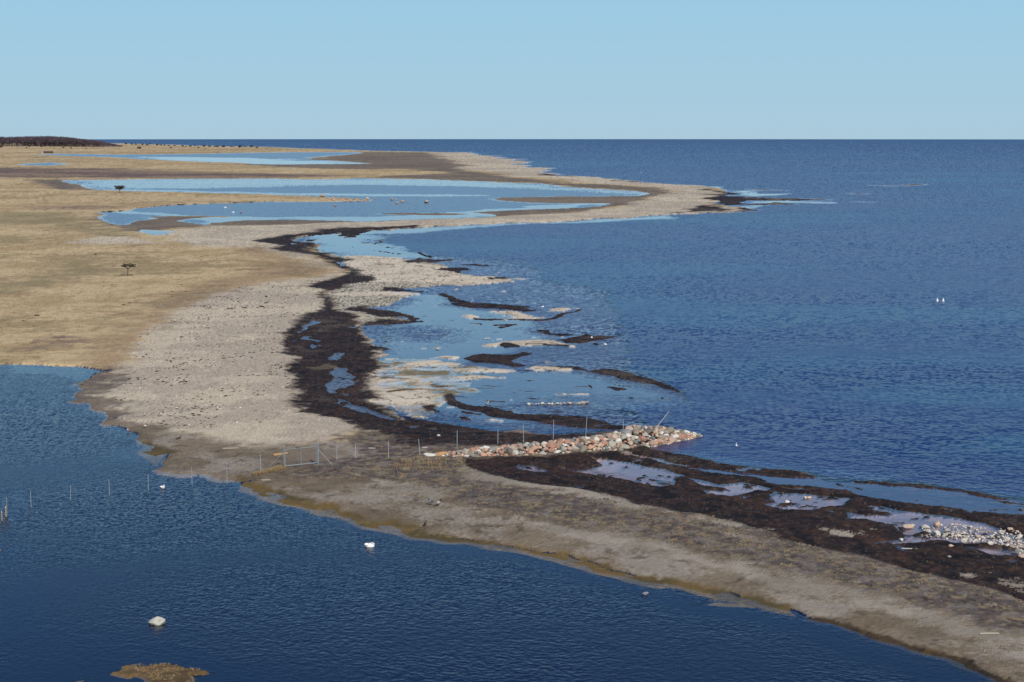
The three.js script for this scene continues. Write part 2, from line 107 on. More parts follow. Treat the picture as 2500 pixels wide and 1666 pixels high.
  {"cls":"weed","h":0.2,"w":1.2,"warp":1.4,"pts":[[-89.7,-571.5],[-88.3,-593.8],[-78.8,-616.4],[-67.3,-649.3],[-56.6,-654.1],[-39.2,-665.5],[-37.9,-650.9],[-54.9,-634.7],[-59.3,-616.4],[-55.2,-590.5],[-59.9,-597.1],[-64.3,-603.8],[-67.8,-616.4],[-72.1,-602.5],[-75.2,-597.1],[-72.8,-568.5],[-68.2,-550.8],[-60.6,-530.6],[-60.8,-516.2],[-56.5,-500.6],[-49.6,-483.3],[-46.5,-462.3],[-43.3,-443.1],[-34.0,-421.9],[-35.7,-411.5],[-38.7,-406.4],[-39.5,-392.0],[-42.1,-385.7],[-39.6,-367.5],[-37.3,-345.8],[-33.3,-334.5],[-29.8,-318.7],[-27.4,-304.8],[-27.3,-298.8],[-25.5,-290.5],[-22.0,-281.5],[-24.2,-277.0],[-22.1,-270.7],[-21.7,-260.9],[-21.8,-245.0],[-19.4,-228.9],[-19.4,-223.0],[-16.0,-217.4],[-12.5,-209.5],[-9.4,-206.2],[-7.2,-203.8],[-2.2,-201.6],[0.0,-201.0],[0.0,-193.1],[-6.8,-193.1],[-10.3,-195.7],[-14.8,-199.8],[-19.2,-202.8],[-24.2,-209.4],[-28.2,-215.4],[-30.1,-224.0],[-30.5,-223.5],[-30.7,-229.4],[-33.2,-243.3],[-34.1,-252.7],[-36.5,-268.3],[-39.6,-279.7],[-40.1,-285.8],[-42.8,-304.0],[-42.3,-324.6],[-41.5,-334.9],[-41.1,-345.8],[-41.0,-355.1],[-42.7,-372.7],[-43.7,-385.7],[-48.8,-397.3],[-48.9,-402.7],[-43.5,-432.2],[-47.1,-446.8],[-52.2,-470.5],[-60.1,-496.0],[-73.8,-520.2],[-85.8,-558.3]]},
  {"cls":"weed","h":0.2,"w":1.5,"warp":2,"pts":[[-13.6,-215.0],[-8.0,-205.2],[-1.4,-201.5],[6.7,-199.0],[16.4,-203.8],[17.4,-201.5],[11.4,-197.1],[3.4,-194.5],[-2.9,-191.2],[-7.5,-191.2],[-12.4,-194.5]]},
  {"cls":"mud","h":0.2,"w":1,"warp":1,"pts":[[-1.6,-201.8],[0.0,-203.4],[1.1,-204.1],[3.8,-201.1],[1.1,-200.4],[-1.7,-200.8]]},
  {"cls":"weedgreen","h":0.24,"w":1.5,"warp":1.5,"pts":[[-32.9,-257.5],[-31.0,-261.4],[-28.6,-258.8],[-29.3,-254.4],[-31.8,-254.4]]},
  {"cls":"weedgreen","h":0.24,"w":1.5,"warp":1.5,"pts":[[-38.8,-285.6],[-36.5,-285.6],[-33.6,-278.0],[-33.9,-274.4],[-36.3,-278.0]]},
  {"cls":"weed","h":0.15,"w":1,"warp":1.5,"pts":[[-34.4,-348.0],[-31.9,-353.1],[-26.3,-343.9],[-20.5,-334.1],[-26.4,-328.9],[-31.7,-336.9]]},
  {"cls":"weed","h":0.2,"w":1,"warp":1.2,"pts":[[-32.0,-316.8],[-29.8,-319.1],[-23.9,-326.2],[-17.6,-323.0],[-21.2,-319.8],[-28.7,-316.4]]},
  {"cls":"weed","h":0.14,"w":0.6,"warp":1,"pts":[[-32.1,-395.3],[-26.0,-393.5],[-19.0,-383.8],[-25.5,-386.1],[-32.3,-387.2]]},
  {"cls":"weed","h":0.2,"w":1,"warp":1.5,"pts":[[-30.4,-480.7],[-28.9,-489.6],[-23.5,-482.9],[-18.6,-486.0],[-19.0,-478.6],[-22.9,-470.1],[-29.5,-472.2]]},
  {"cls":"weed","h":0.22,"w":1,"warp":1.2,"pts":[[-29.9,-513.0],[-28.5,-519.0],[-24.6,-505.7],[-23.2,-498.6],[-25.5,-490.3],[-27.6,-503.3]]},
  {"cls":"weed","h":0.12,"w":1,"warp":3,"pts":[[-16.6,-448.9],[-14.3,-454.6],[-9.5,-452.7],[-7.8,-447.0],[-11.4,-439.6],[-15.2,-437.8]]},
  {"cls":"weed","h":0.12,"w":1,"warp":2,"pts":[[-16.7,-470.7],[-11.5,-470.7],[-5.3,-466.6],[-4.6,-462.5],[-11.3,-463.7]]},
  {"cls":"weed","h":0.13,"w":0.45,"warp":0.8,"pts":[[-64.9,-608.9],[-62.9,-626.8],[-58.6,-608.9],[-55.2,-590.8],[-58.3,-588.8]]},
  {"cls":"weed","h":0.13,"w":0.45,"warp":0.8,"pts":[[-72.5,-576.2],[-68.5,-582.4],[-66.6,-576.2],[-68.3,-564.0]]},
  {"cls":"weed","h":0.13,"w":0.45,"warp":0.8,"pts":[[-48.6,-561.1],[-48.1,-579.3],[-46.2,-595.4],[-41.1,-605.5],[-45.7,-588.8],[-46.2,-570.0],[-44.4,-552.4],[-46.2,-546.7]]},
  {"cls":"weed","h":0.13,"w":0.45,"warp":0.8,"pts":[[-43.9,-546.7],[-39.3,-539.5],[-36.1,-532.0],[-40.8,-535.8]]},
  {"cls":"weed","h":0.13,"w":0.45,"warp":0.8,"pts":[[-54.8,-561.1],[-49.8,-562.2],[-49.7,-556.4],[-54.0,-555.2]]},
  {"cls":"weed","h":0.13,"w":0.45,"warp":0.8,"pts":[[-48.1,-530.4],[-43.7,-525.2],[-36.1,-510.2],[-31.6,-505.3],[-35.7,-505.3],[-43.1,-518.6]]},
  {"cls":"weed","h":0.13,"w":0.45,"warp":0.8,"pts":[[-48.7,-612.4],[-47.2,-613.8],[-46.6,-604.1],[-47.9,-604.1]]},
  {"cls":"weed","h":0.13,"w":0.45,"warp":0.8,"pts":[[-53.0,-538.5],[-49.5,-537.4],[-49.9,-533.1]]},
  {"cls":"weed","h":0.13,"w":0.45,"warp":0.8,"pts":[[-17.3,-380.4],[-16.0,-381.8],[-14.6,-379.0],[-12.9,-367.2],[-8.6,-360.2],[-1.4,-356.6],[3.5,-352.6],[6.2,-349.8],[2.3,-349.3],[-5.1,-355.2],[-10.6,-359.0],[-14.5,-362.5],[-16.0,-368.5]]},
  {"cls":"weed","h":0.13,"w":0.45,"warp":0.8,"pts":[[-14.0,-359.0],[-10.1,-360.2],[-3.8,-355.2],[2.3,-350.2],[6.2,-344.1],[3.4,-341.4],[-2.5,-347.3],[-9.8,-349.6],[-12.9,-353.3]]},
  {"cls":"weed","h":0.13,"w":0.45,"warp":0.8,"pts":[[-7.4,-329.1],[-2.4,-328.3],[2.2,-327.5],[6.5,-327.1],[11.7,-340.6],[16.6,-349.6],[16.0,-346.4],[12.5,-337.1],[9.0,-329.1],[6.4,-323.9],[4.1,-324.7],[-0.1,-326.1],[-6.5,-326.7]]},
  {"cls":"weed","h":0.13,"w":0.45,"warp":0.8,"pts":[[-2.6,-313.9],[-0.1,-317.6],[0.5,-316.1],[-1.2,-311.6]]},
  {"cls":"weed","h":0.13,"w":0.45,"warp":0.8,"pts":[[-4.1,-318.6],[0.8,-319.6],[0.6,-318.0],[-3.6,-316.5]]},
  {"cls":"weed","h":0.13,"w":0.45,"warp":0.8,"pts":[[-7.7,-319.6],[-5.7,-320.3],[-5.5,-318.2]]},
  {"cls":"weed","h":0.13,"w":0.45,"warp":0.8,"pts":[[4.3,-308.0],[7.0,-308.7],[8.3,-303.4],[12.1,-302.7],[11.8,-300.5],[9.1,-299.3],[6.2,-303.4]]},
  {"cls":"weed","h":0.13,"w":0.45,"warp":0.8,"pts":[[6.4,-293.3],[10.2,-296.2],[12.8,-299.6],[14.5,-305.2],[15.6,-300.5],[19.0,-298.6],[16.3,-294.3],[13.2,-289.4],[10.0,-289.4],[8.9,-293.3]]},
  {"cls":"weed","h":0.13,"w":0.45,"warp":0.8,"pts":[[15.6,-304.5],[16.7,-306.2],[16.8,-303.9]]},
  {"cls":"weed","h":0.13,"w":0.45,"warp":0.8,"pts":[[14.0,-288.9],[15.2,-290.1],[15.5,-287.4],[14.3,-286.6]]},
  {"cls":"weed","h":0.13,"w":0.45,"warp":0.8,"pts":[[12.4,-315.4],[13.1,-316.5],[13.2,-314.2]]},
  {"cls":"weed","h":0.13,"w":0.45,"warp":0.8,"pts":[[-2.5,-289.4],[-0.1,-290.1],[2.1,-284.3],[-1.1,-283.0]]},
  {"cls":"weed","h":0.13,"w":0.45,"warp":0.8,"pts":[[-0.1,-289.4],[7.9,-286.6],[11.9,-286.9],[7.8,-285.0]]},
  {"cls":"weed","h":0.13,"w":0.45,"warp":0.8,"pts":[[-7.8,-269.0],[-5.4,-273.9],[-0.7,-273.2],[1.1,-277.8],[3.5,-275.3],[0.7,-271.1],[0.3,-266.3],[1.5,-260.1],[-0.1,-259.4],[-2.7,-263.3],[-6.4,-264.7]]},
  {"cls":"weed","h":0.13,"w":0.45,"warp":0.8,"pts":[[3.9,-260.3],[9.9,-259.9],[12.4,-255.6],[15.3,-256.1],[17.2,-255.5],[18.3,-251.2],[20.6,-247.2],[24.1,-237.9],[24.5,-232.8],[22.9,-235.8],[23.0,-235.7],[20.2,-241.5],[17.8,-243.6],[15.5,-248.4],[12.3,-254.2],[9.6,-256.9]]},
  {"cls":"weed","h":0.13,"w":0.45,"warp":0.8,"pts":[[-21.9,-336.9],[-18.8,-328.5],[-19.0,-323.5],[-21.4,-325.5]]},
  {"cls":"weed","h":0.13,"w":0.45,"warp":0.8,"pts":[[-26.1,-325.5],[-17.0,-323.9],[-17.1,-322.3],[-24.7,-321.5]]},
  {"cls":"weed","h":0.13,"w":0.45,"warp":0.8,"pts":[[-9.7,-226.4],[-9.1,-232.8],[-7.8,-228.7],[-7.1,-224.1],[-4.2,-220.9],[0.3,-217.9],[1.1,-215.1],[4.6,-213.8],[8.9,-213.4],[10.5,-211.8],[12.2,-208.4],[11.7,-207.5],[13.6,-206.2],[16.6,-204.6],[11.8,-203.2],[9.3,-204.1],[6.1,-206.5],[1.1,-210.8],[-2.5,-213.4],[-3.9,-216.4],[-6.8,-218.9],[-8.5,-221.7]]},
  {"cls":"weed","h":0.13,"w":0.45,"warp":0.8,"pts":[[-7.5,-217.7],[-5.9,-217.3],[-4.2,-215.0],[-6.2,-215.4]]},
  {"cls":"weed","h":0.13,"w":0.45,"warp":0.8,"pts":[[-7.6,-212.5],[-6.3,-212.8],[-5.0,-211.1],[-6.7,-210.8]]},
  {"cls":"weed","h":0.13,"w":0.45,"warp":0.8,"pts":[[-12.2,-221.4],[-10.8,-221.9],[-9.5,-217.1],[-11.2,-217.7]]},
  {"cls":"weed","h":0.13,"w":0.45,"warp":0.8,"pts":[[11.5,-241.2],[12.3,-239.5],[13.0,-234.7],[11.9,-237.9]]},
  {"cls":"weed","h":0.13,"w":0.45,"warp":0.8,"pts":[[13.9,-237.9],[17.3,-236.3],[15.5,-235.2]]},
  {"cls":"weed","h":0.13,"w":0.45,"warp":0.8,"pts":[[12.0,-250.4],[12.8,-250.0],[12.4,-249.2]]},
  {"cls":"weed","h":0.13,"w":0.45,"warp":0.8,"pts":[[15.8,-230.0],[17.7,-229.0],[16.7,-228.0]]},
  {"cls":"weed","h":0.13,"w":0.45,"warp":0.8,"pts":[[18.9,-230.5],[23.0,-227.0],[21.4,-227.5]]},
  {"cls":"weed","h":0.13,"w":0.45,"warp":0.8,"pts":[[14.7,-242.8],[16.6,-239.5],[18.8,-239.0],[16.2,-238.4]]},
  {"cls":"weed","h":0.13,"w":0.45,"warp":0.8,"pts":[[17.2,-233.6],[18.5,-232.6],[17.6,-232.3]]},
  {"cls":"weed","h":0.13,"w":0.45,"warp":0.8,"pts":[[7.2,-232.3],[7.9,-231.6],[7.3,-231.0]]},
  {"cls":"weed","h":0.13,"w":0.45,"warp":0.8,"pts":[[5.7,-233.3],[6.6,-234.4],[6.1,-232.9]]},
  {"cls":"weed","h":0.13,"w":0.45,"warp":0.8,"pts":[[15.9,-230.1],[17.8,-228.4],[16.9,-228.1]]},
  {"cls":"weed","h":0.13,"w":0.45,"warp":0.8,"pts":[[22.4,-225.0],[24.3,-223.9],[23.1,-224.1]]},
  {"cls":"weed","h":0.13,"w":0.45,"warp":0.8,"pts":[[-5.8,-482.1],[-1.5,-479.9],[-4.1,-476.9]]},
  {"cls":"weed","h":0.13,"w":0.45,"warp":0.8,"pts":[[0.5,-479.9],[4.1,-475.6],[1.1,-473.5]]},
  {"cls":"weed","h":0.13,"w":0.45,"warp":0.8,"pts":[[-6.7,-469.3],[-4.3,-465.2],[-5.9,-462.0]]},
  {"cls":"weed","h":0.13,"w":0.45,"warp":0.8,"pts":[[-7.8,-422.8],[-1.6,-424.4],[-0.1,-420.4],[-5.9,-417.8]]},
  {"cls":"weed","h":0.25,"w":2,"warp":3,"pts":[[137,-1134],[144,-1081],[136,-997],[139,-928],[133,-897],[120.3,-865.0],[109.6,-851.2],[97.7,-796.7],[86.7,-777.1],[77.0,-765.9],[96.9,-837.9],[112,-897],[109,-925],[100,-941],[123,-979],[134,-1077]]},
  {"cls":"weed","h":0.15,"w":3,"warp":2,"pts":[[137,-1003],[140,-968],[170,-953],[184,-932],[173,-915],[140,-923],[131,-898],[114.9,-837.9]]},
  {"cls":"weed","h":0.15,"w":3,"warp":2,"pts":[[120.6,-879.3],[142,-890],[153.7,-882.4],[155.7,-871.6],[124.1,-858.1]]},
  {"cls":"weed","h":0.15,"w":3,"warp":2,"pts":[[113.0,-824.0],[119.8,-819.9],[119.7,-806.6],[124.4,-810.6],[114.3,-790.0],[108.1,-787.5]]},
  {"cls":"mud","h":0.12,"w":3,"warp":2,"pts":[[137,-947],[172,-947],[181,-929],[148,-929]]},
  {"cls":"mud","h":0.12,"w":3,"warp":2,"pts":[[152,-1108],[183,-1101],[188,-1084],[164,-1080]]},
  {"cls":"mud","h":0.12,"w":3,"warp":2,"pts":[[191,-907],[200,-915],[204,-904],[195,-897]]},
  {"cls":"mud","h":0.12,"w":3,"warp":2,"pts":[[209,-1029],[222,-1035],[222,-1012]]},
  {"cls":"mud","h":0.12,"w":3,"warp":2,"pts":[[255,-1185],[282,-1211],[305,-1232],[310,-1211],[275,-1179]]},
  {"cls":"mud","h":0.12,"w":3,"warp":2,"pts":[[124.3,-882.8],[144.8,-887.5],[146.2,-876.6],[129.1,-870.5]]},
  {"cls":"mud","h":0.12,"w":3,"warp":2,"pts":[[92.5,-781.0],[108.3,-798.4],[118.9,-810.5],[116.6,-798.4],[103.8,-784.4]]},
  {"cls":"weed","h":0.15,"w":3,"warp":1,"pts":[[20,-1552],[33,-1517],[52,-1452],[49,-1429],[27,-1480]]},
  {"cls":"weed","h":0.15,"w":3,"warp":1,"pts":[[79,-1323],[99,-1285],[97,-1261],[82,-1301]]},
  {"cls":"weed","h":0.15,"w":3,"warp":1,"pts":[[68.9,-719.8],[72.7,-722.7],[71.2,-712.1]]},
  {"cls":"weed","h":0.15,"w":0.6,"warp":0.7,"pts":[[-6.1,-182.6],[-1.3,-184.4],[3.2,-185.2],[7.7,-187.5],[10.1,-188.2],[11.9,-189.9],[16.6,-192.0],[16.4,-190.5],[19.9,-186.6],[23.2,-182.0],[23.3,-183.0],[27.9,-179.3],[33.1,-174.7],[33.0,-174.7],[33.0,-173.9],[28.9,-174.6],[27.3,-175.4],[25.4,-176.6],[22.6,-178.6],[20.1,-179.9],[19.5,-179.2],[22.4,-176.1],[24.5,-175.4],[27.3,-173.0],[27.2,-172.0],[30.0,-170.4],[32.1,-169.7],[33.8,-168.1],[35.2,-167.2],[36.3,-165.3],[37.6,-163.8],[40.4,-161.6],[42.7,-160.1],[46.2,-158.1],[50.1,-156.8],[54.8,-152.5],[59.4,-147.7],[49.4,-116.0],[40.5,-125.9],[38.4,-130.6],[33.9,-135.1],[30.7,-141.7],[28.2,-143.0],[24.7,-146.2],[23.5,-150.3],[19.8,-154.4],[16.9,-157.2],[12.8,-161.8],[9.6,-165.2],[4.3,-168.4],[0.9,-171.0],[-2.6,-175.6],[-5.9,-181.2]]},
  {"cls":"weed","h":0.12,"w":0.5,"warp":1.0,"pts":[[36.4,-172.9],[37.5,-172.4],[38.7,-172.4],[40.8,-172.4],[43.9,-170.3],[46.4,-168.8],[48.9,-167.9],[48.5,-167.4],[46.3,-167.4],[43.5,-168.8],[40.4,-170.5],[38.5,-171.5],[37.1,-171.7]]},
  {"cls":"weed","h":0.12,"w":0.5,"warp":1.0,"pts":[[47.7,-167.4],[49.0,-166.7],[50.7,-164.5],[51.5,-163.3],[49.7,-163.3],[48.2,-165.1]]},
  {"cls":"weed","h":0.12,"w":0.5,"warp":1.0,"pts":[[34.2,-171.7],[34.7,-171.4],[35.5,-169.7],[37.4,-168.0],[36.7,-168.3],[34.9,-169.7]]},
  {"cls":"weed","h":0.12,"w":0.5,"warp":1.0,"pts":[[48.8,-162.6],[51.5,-161.4],[51.4,-161.0],[49.3,-161.8]]},
  {"cls":"weed","h":0.12,"w":0.5,"warp":1.0,"pts":[[50.1,-160.0],[50.9,-159.6],[50.5,-158.2],[49.8,-158.7]]},
  {"cls":"weed","h":0.12,"w":0.5,"warp":1.0,"pts":[[39.1,-168.0],[39.7,-167.7],[39.3,-167.4]]},
  {"cls":"weed","h":0.12,"w":0.5,"warp":1.0,"pts":[[44.3,-162.0],[44.9,-161.7],[44.4,-161.2]]},
  {"cls":"weed","h":0.12,"w":0.5,"warp":1.0,"pts":[[40.6,-163.6],[41.5,-163.3],[40.9,-162.6]]},
  {"cls":"weed","h":0.12,"w":0.5,"warp":1.0,"pts":[[42.8,-163.3],[43.5,-162.8],[42.9,-162.3]]},
  {"cls":"pool","h":-0.26,"w":0.5,"warp":0.8,"pts":[[9.2,-185.1],[10.7,-184.7],[13.3,-182.5],[15.6,-180.6],[17.6,-178.8],[19.4,-174.6],[17.8,-173.3],[16.9,-170.6],[15.1,-169.9],[12.8,-172.6],[11.0,-175.2],[7.8,-177.3],[7.2,-178.1],[9.2,-179.2],[10.5,-180.6],[9.6,-183.1]]},
  {"cls":"pool","h":-0.26,"w":0.5,"warp":0.8,"pts":[[12.5,-189.4],[14.7,-187.4],[17.4,-184.0],[17.2,-183.4],[14.5,-185.5],[12.1,-188.0]]},
  {"cls":"pool","h":-0.26,"w":0.5,"warp":0.8,"pts":[[17.0,-183.2],[18.0,-183.1],[19.5,-181.4],[19.0,-180.9],[17.6,-181.9]]},
  {"cls":"pool","h":-0.26,"w":0.5,"warp":0.8,"pts":[[19.6,-173.5],[20.6,-172.5],[22.4,-170.5],[24.7,-171.5],[26.5,-170.2],[27.6,-168.9],[26.8,-167.6],[25.8,-167.9],[24.0,-166.9],[21.6,-165.9],[19.9,-166.9],[19.4,-168.1],[22.7,-168.1],[21.6,-169.5],[20.1,-170.8]]},
  {"cls":"pool","h":-0.26,"w":0.5,"warp":0.8,"pts":[[26.3,-165.7],[27.6,-167.3],[29.5,-167.0],[31.3,-165.7],[32.8,-164.5],[34.7,-163.9],[33.8,-161.5],[32.1,-159.8],[30.6,-158.7],[28.1,-159.2],[26.9,-159.8],[25.6,-161.5],[27.0,-162.7]]},
  {"cls":"pool","h":-0.26,"w":0.5,"warp":0.8,"pts":[[36.0,-160.7],[37.9,-160.8],[38.8,-159.3],[40.8,-157.8],[42.9,-155.9],[44.9,-153.7],[45.4,-152.6],[45.6,-150.7],[47.5,-148.6],[49.1,-146.6],[47.8,-142.7],[46.1,-144.1],[44.9,-145.1],[42.8,-146.1],[40.7,-145.3],[38.5,-146.1],[36.5,-145.5],[34.9,-145.2],[32.8,-145.5],[35.3,-146.8],[36.4,-148.6],[36.1,-150.7],[36.3,-152.0],[35.6,-153.1],[35.2,-154.4],[34.2,-155.7],[32.6,-155.5],[34.0,-157.8],[35.3,-157.0],[37.6,-157.2]]},
  {"cls":"pool","h":-0.26,"w":0.5,"warp":0.8,"pts":[[0.7,-180.6],[2.4,-180.6],[4.9,-178.8],[3.8,-178.0],[1.7,-178.3]]},
  {"cls":"pool","h":-0.26,"w":0.5,"warp":0.8,"pts":[[40.8,-144.1],[43.3,-143.6],[45.7,-142.7],[45.1,-140.8],[42.7,-141.5]]},
  {"cls":"pool","h":-0.26,"w":0.5,"warp":0.8,"pts":[[12.0,-190.2],[14.0,-189.4],[13.1,-188.6]]},
  {"cls":"pool","h":-0.26,"w":0.5,"warp":0.8,"pts":[[25.7,-162.1],[27.4,-161.2],[27.0,-160.4]]},
  {"cls":"weed","h":0.1,"w":0.6,"warp":1,"pts":[[9.8,-175.4],[11.1,-175.6],[11.2,-174.9],[10.2,-174.9]]},
  {"cls":"weed","h":0.1,"w":0.6,"warp":1,"pts":[[14.0,-173.7],[16.0,-173.3],[16.9,-172.9],[14.9,-172.7]]},
  {"cls":"weed","h":0.1,"w":0.6,"warp":1,"pts":[[27.3,-162.3],[28.4,-162.6],[29.3,-161.6],[28.3,-160.1],[27.3,-160.7]]},
  {"cls":"weed","h":0.1,"w":0.6,"warp":1,"pts":[[33.9,-160.4],[35.6,-160.9],[36.5,-158.8],[38.2,-158.2],[37.4,-156.9],[35.3,-157.2]]},
  {"cls":"weed","h":0.1,"w":0.6,"warp":1,"pts":[[36.0,-148.9],[38.7,-150.5],[38.8,-148.9],[36.8,-147.9]]},
  {"cls":"sand","h":0.17,"w":0.9,"warp":2.0,"pts":[[28.7,-150.8],[30.0,-151.3],[31.2,-150.5],[30.2,-150.0],[29.0,-150.0]]},
  {"cls":"sand","h":0.17,"w":0.9,"warp":2.0,"pts":[[38.2,-134.6],[39.6,-134.9],[39.6,-134.0],[38.4,-133.8]]},
  {"cls":"sand","h":0.17,"w":0.9,"warp":2.0,"pts":[[40.4,-132.1],[41.7,-132.8],[42.3,-131.7],[41.7,-129.7],[40.7,-130.1]]},
  {"cls":"sand","h":0.17,"w":0.9,"warp":2.0,"pts":[[28.8,-150.9],[31.4,-151.2],[30.4,-149.9],[29.0,-150.2]]},
  {"cls":"sand","h":0.17,"w":0.9,"warp":2.0,"pts":[[17.2,-154.4],[19.6,-153.0],[22.9,-150.2],[21.2,-151.2],[18.3,-153.0]]},
  {"cls":"sand","h":0.17,"w":0.9,"warp":2.0,"pts":[[21.2,-147.7],[23.4,-145.7],[23.9,-144.3],[21.7,-146.2]]},
  {"cls":"weedpool","h":-0.3,"w":0.5,"warp":0.7,"pts":[[-39.4,-325.2],[-37.6,-323.2],[-38.5,-319.7],[-39.4,-313.1],[-39.7,-304.6],[-40.1,-305.8],[-40.2,-314.0],[-39.9,-319.7]]},
  {"cls":"weedpool","h":-0.3,"w":0.5,"warp":0.7,"pts":[[-38.4,-299.8],[-37.0,-299.8],[-37.1,-297.2],[-34.2,-292.3],[-35.4,-290.4],[-37.8,-294.7]]},
  {"cls":"weedpool","h":-0.3,"w":0.5,"warp":0.7,"pts":[[-36.0,-288.3],[-34.0,-285.2],[-34.3,-282.9]]},
  {"cls":"weedpool","h":-0.3,"w":0.5,"warp":0.7,"pts":[[-30.7,-275.0],[-29.2,-275.9],[-28.2,-269.1],[-28.4,-266.1],[-29.8,-266.4]]},
  {"cls":"weedpool","h":-0.3,"w":0.5,"warp":0.7,"pts":[[-28.6,-259.2],[-26.7,-258.2],[-26.1,-254.2],[-24.6,-251.7],[-24.1,-247.9],[-24.3,-244.7],[-23.5,-241.3],[-24.2,-238.0],[-25.4,-236.7],[-24.8,-232.7],[-25.8,-231.5],[-26.6,-235.9],[-27.1,-242.4],[-27.0,-249.3],[-28.6,-252.7]]},
  {"cls":"weedpool","h":-0.3,"w":0.5,"warp":0.7,"pts":[[-24.8,-227.1],[-23.7,-225.9],[-21.6,-222.0],[-19.2,-218.8],[-16.6,-214.7],[-15.0,-211.9],[-15.2,-210.0],[-17.2,-213.0],[-19.7,-215.7],[-21.7,-217.9],[-23.7,-221.2]]},
  {"cls":"weedpool","h":-0.3,"w":0.5,"warp":0.7,"pts":[[-13.2,-206.7],[-11.9,-206.1],[-12.2,-204.3],[-13.0,-205.1]]},
  {"cls":"weedpool","h":-0.3,"w":0.5,"warp":0.7,"pts":[[-50.5,-475.8],[-49.0,-478.0],[-47.2,-461.4],[-48.1,-459.4],[-49.3,-467.5]]},
  {"cls":"weedpool","h":-0.3,"w":0.5,"warp":0.7,"pts":[[-24.3,-232.7],[-23.2,-231.7],[-23.1,-228.6],[-24.1,-229.6]]},
  {"cls":"weedpool","h":-0.3,"w":0.5,"warp":0.7,"pts":[[-76.4,-557.8],[-75.4,-559.0],[-74.7,-552.1],[-75.6,-552.1]]},
  {"cls":"weedpool","h":-0.3,"w":0.5,"warp":0.7,"pts":[[-69.4,-521.9],[-68.2,-522.9],[-67.6,-516.8],[-68.7,-517.8]]},
  {"cls":"weedpool","h":-0.3,"w":0.5,"warp":0.7,"pts":[[-31.8,-315.0],[-29.7,-315.5],[-30.3,-312.5]]},
  {"cls":"islet","h":0.12,"w":0.3,"warp":0.5,"pts":[[-28.3,-109.5],[-27.5,-109.9],[-27.3,-111.0],[-26.7,-111.4],[-26.0,-111.0],[-24.6,-111.5],[-23.7,-111.3],[-22.5,-110.5],[-20.7,-109.7],[-21.3,-109.2],[-22.1,-109.2],[-21.6,-108.2],[-20.6,-105.5],[-24.3,-105.5],[-25.1,-108.0],[-25.8,-108.7],[-26.1,-108.2],[-27.2,-108.8]]},
  {"cls":"islet","h":0.08,"w":0.3,"warp":0.3,"pts":[[-46.6,-143.9],[-46.0,-143.9],[-45.7,-143.4],[-46.3,-143.0]]},
  {"cls":"islet","h":0.05,"w":0.3,"warp":0.3,"pts":[[-42.5,-130.8],[-41.5,-130.7],[-41.3,-130.4],[-42.2,-130.1]]},
  {"cls":"algae","h":-0.04,"w":0.5,"warp":0.8,"pts":[[-30.4,-110.8],[-29.7,-110.8],[-29.7,-110.4],[-30.1,-110.4]]},
  {"cls":"algae","h":-0.04,"w":0.5,"warp":0.8,"pts":[[-30.8,-107.8],[-30.1,-108.0],[-29.2,-108.7],[-28.7,-108.3],[-29.9,-107.0]]}
 ],
 calm: [
  {"v":0.03,"w":6,"pts":[[-62.4,-546.4],[-35.6,-540.9],[-30.4,-514.8],[-22.9,-491.2],[-42.6,-491.2],[-52.0,-500.4]]},
  {"v":0.03,"w":8,"pts":[[-76.7,-578.5],[-64.1,-641.2],[-40.6,-649.6],[-21.6,-664.2],[0.0,-682.5],[26.3,-701.9],[57.0,-736.8],[73.2,-751.7],[70.7,-726.0],[54.3,-701.9],[8.4,-676.3],[-16.2,-649.6],[-38.4,-614.5],[-49.7,-602.0],[-48.0,-556.7],[-36.9,-508.8],[-28.3,-491.8],[-43.1,-491.8],[-60.7,-526.9]]},
  {"v":0.05,"w":4,"pts":[[-23.6,-376.5],[-17.2,-379.2],[-12.3,-351.6],[2.2,-338.1],[6.5,-327.6],[4.2,-306.7],[6.1,-294.7],[11.9,-286.7],[1.9,-283.6],[-0.1,-277.7],[-5.8,-274.8],[-9.0,-256.0],[-0.1,-254.8],[8.8,-256.0],[13.8,-248.7],[23.3,-230.1],[22.6,-223.3],[11.1,-229.1],[6.4,-230.1],[-0.1,-219.5],[5.9,-214.1],[1.4,-205.6],[-7.6,-214.1],[-18.0,-233.2],[-25.1,-299.8]]},
  {"v":0.75,"w":6,"pts":[[-26.0,-310.3],[-21.0,-316.8],[-14.3,-315.0],[-8.5,-301.5],[-11.2,-291.5],[-20.5,-293.1],[-24.6,-301.5]]},
  {"v":0.3,"w":6,"pts":[[3.1,-229.9],[9.7,-233.5],[16.9,-228.8],[22.0,-224.3],[27.2,-222.1],[16.1,-217.8],[9.1,-218.8],[3.9,-222.1]]},
  {"v":0.04,"w":2.5,"pts":[[-6.6,-190.4],[5.8,-192.9],[16.6,-191.2],[20.9,-188.0],[28.8,-180.5],[34.9,-174.1],[39.6,-172.8],[47.9,-169.0],[52.5,-164.5],[60.3,-156.7],[53.3,-138.1],[46.3,-144.6],[26.0,-156.5],[6.9,-180.3]]},
  {"v":0.35,"w":5,"pts":[[20.6,-192.9],[25.4,-188.0],[33.4,-181.2],[40.5,-176.9],[44.4,-172.4],[52.8,-165.8],[60.3,-156.7],[51.9,-162.6],[42.5,-170.3],[28.0,-179.7],[22.0,-184.9]]},
  {"v":0.2,"w":25,"pts":[[-357,-1319],[-206,-1380],[-80,-1355],[0,-1252],[41,-1146],[84,-1027],[77,-1000],[40,-1072],[-14,-1146],[-74,-1182],[-120,-1201],[-171,-1146],[-222,-1112],[-277,-1112],[-321,-1221]]},
  {"v":0.12,"w":12,"pts":[[-291,-1112],[-245,-1087],[-156,-1042],[-89,-1020],[-12,-1000],[-12,-980],[-85,-980],[-151,-1013],[-240,-1064]]},
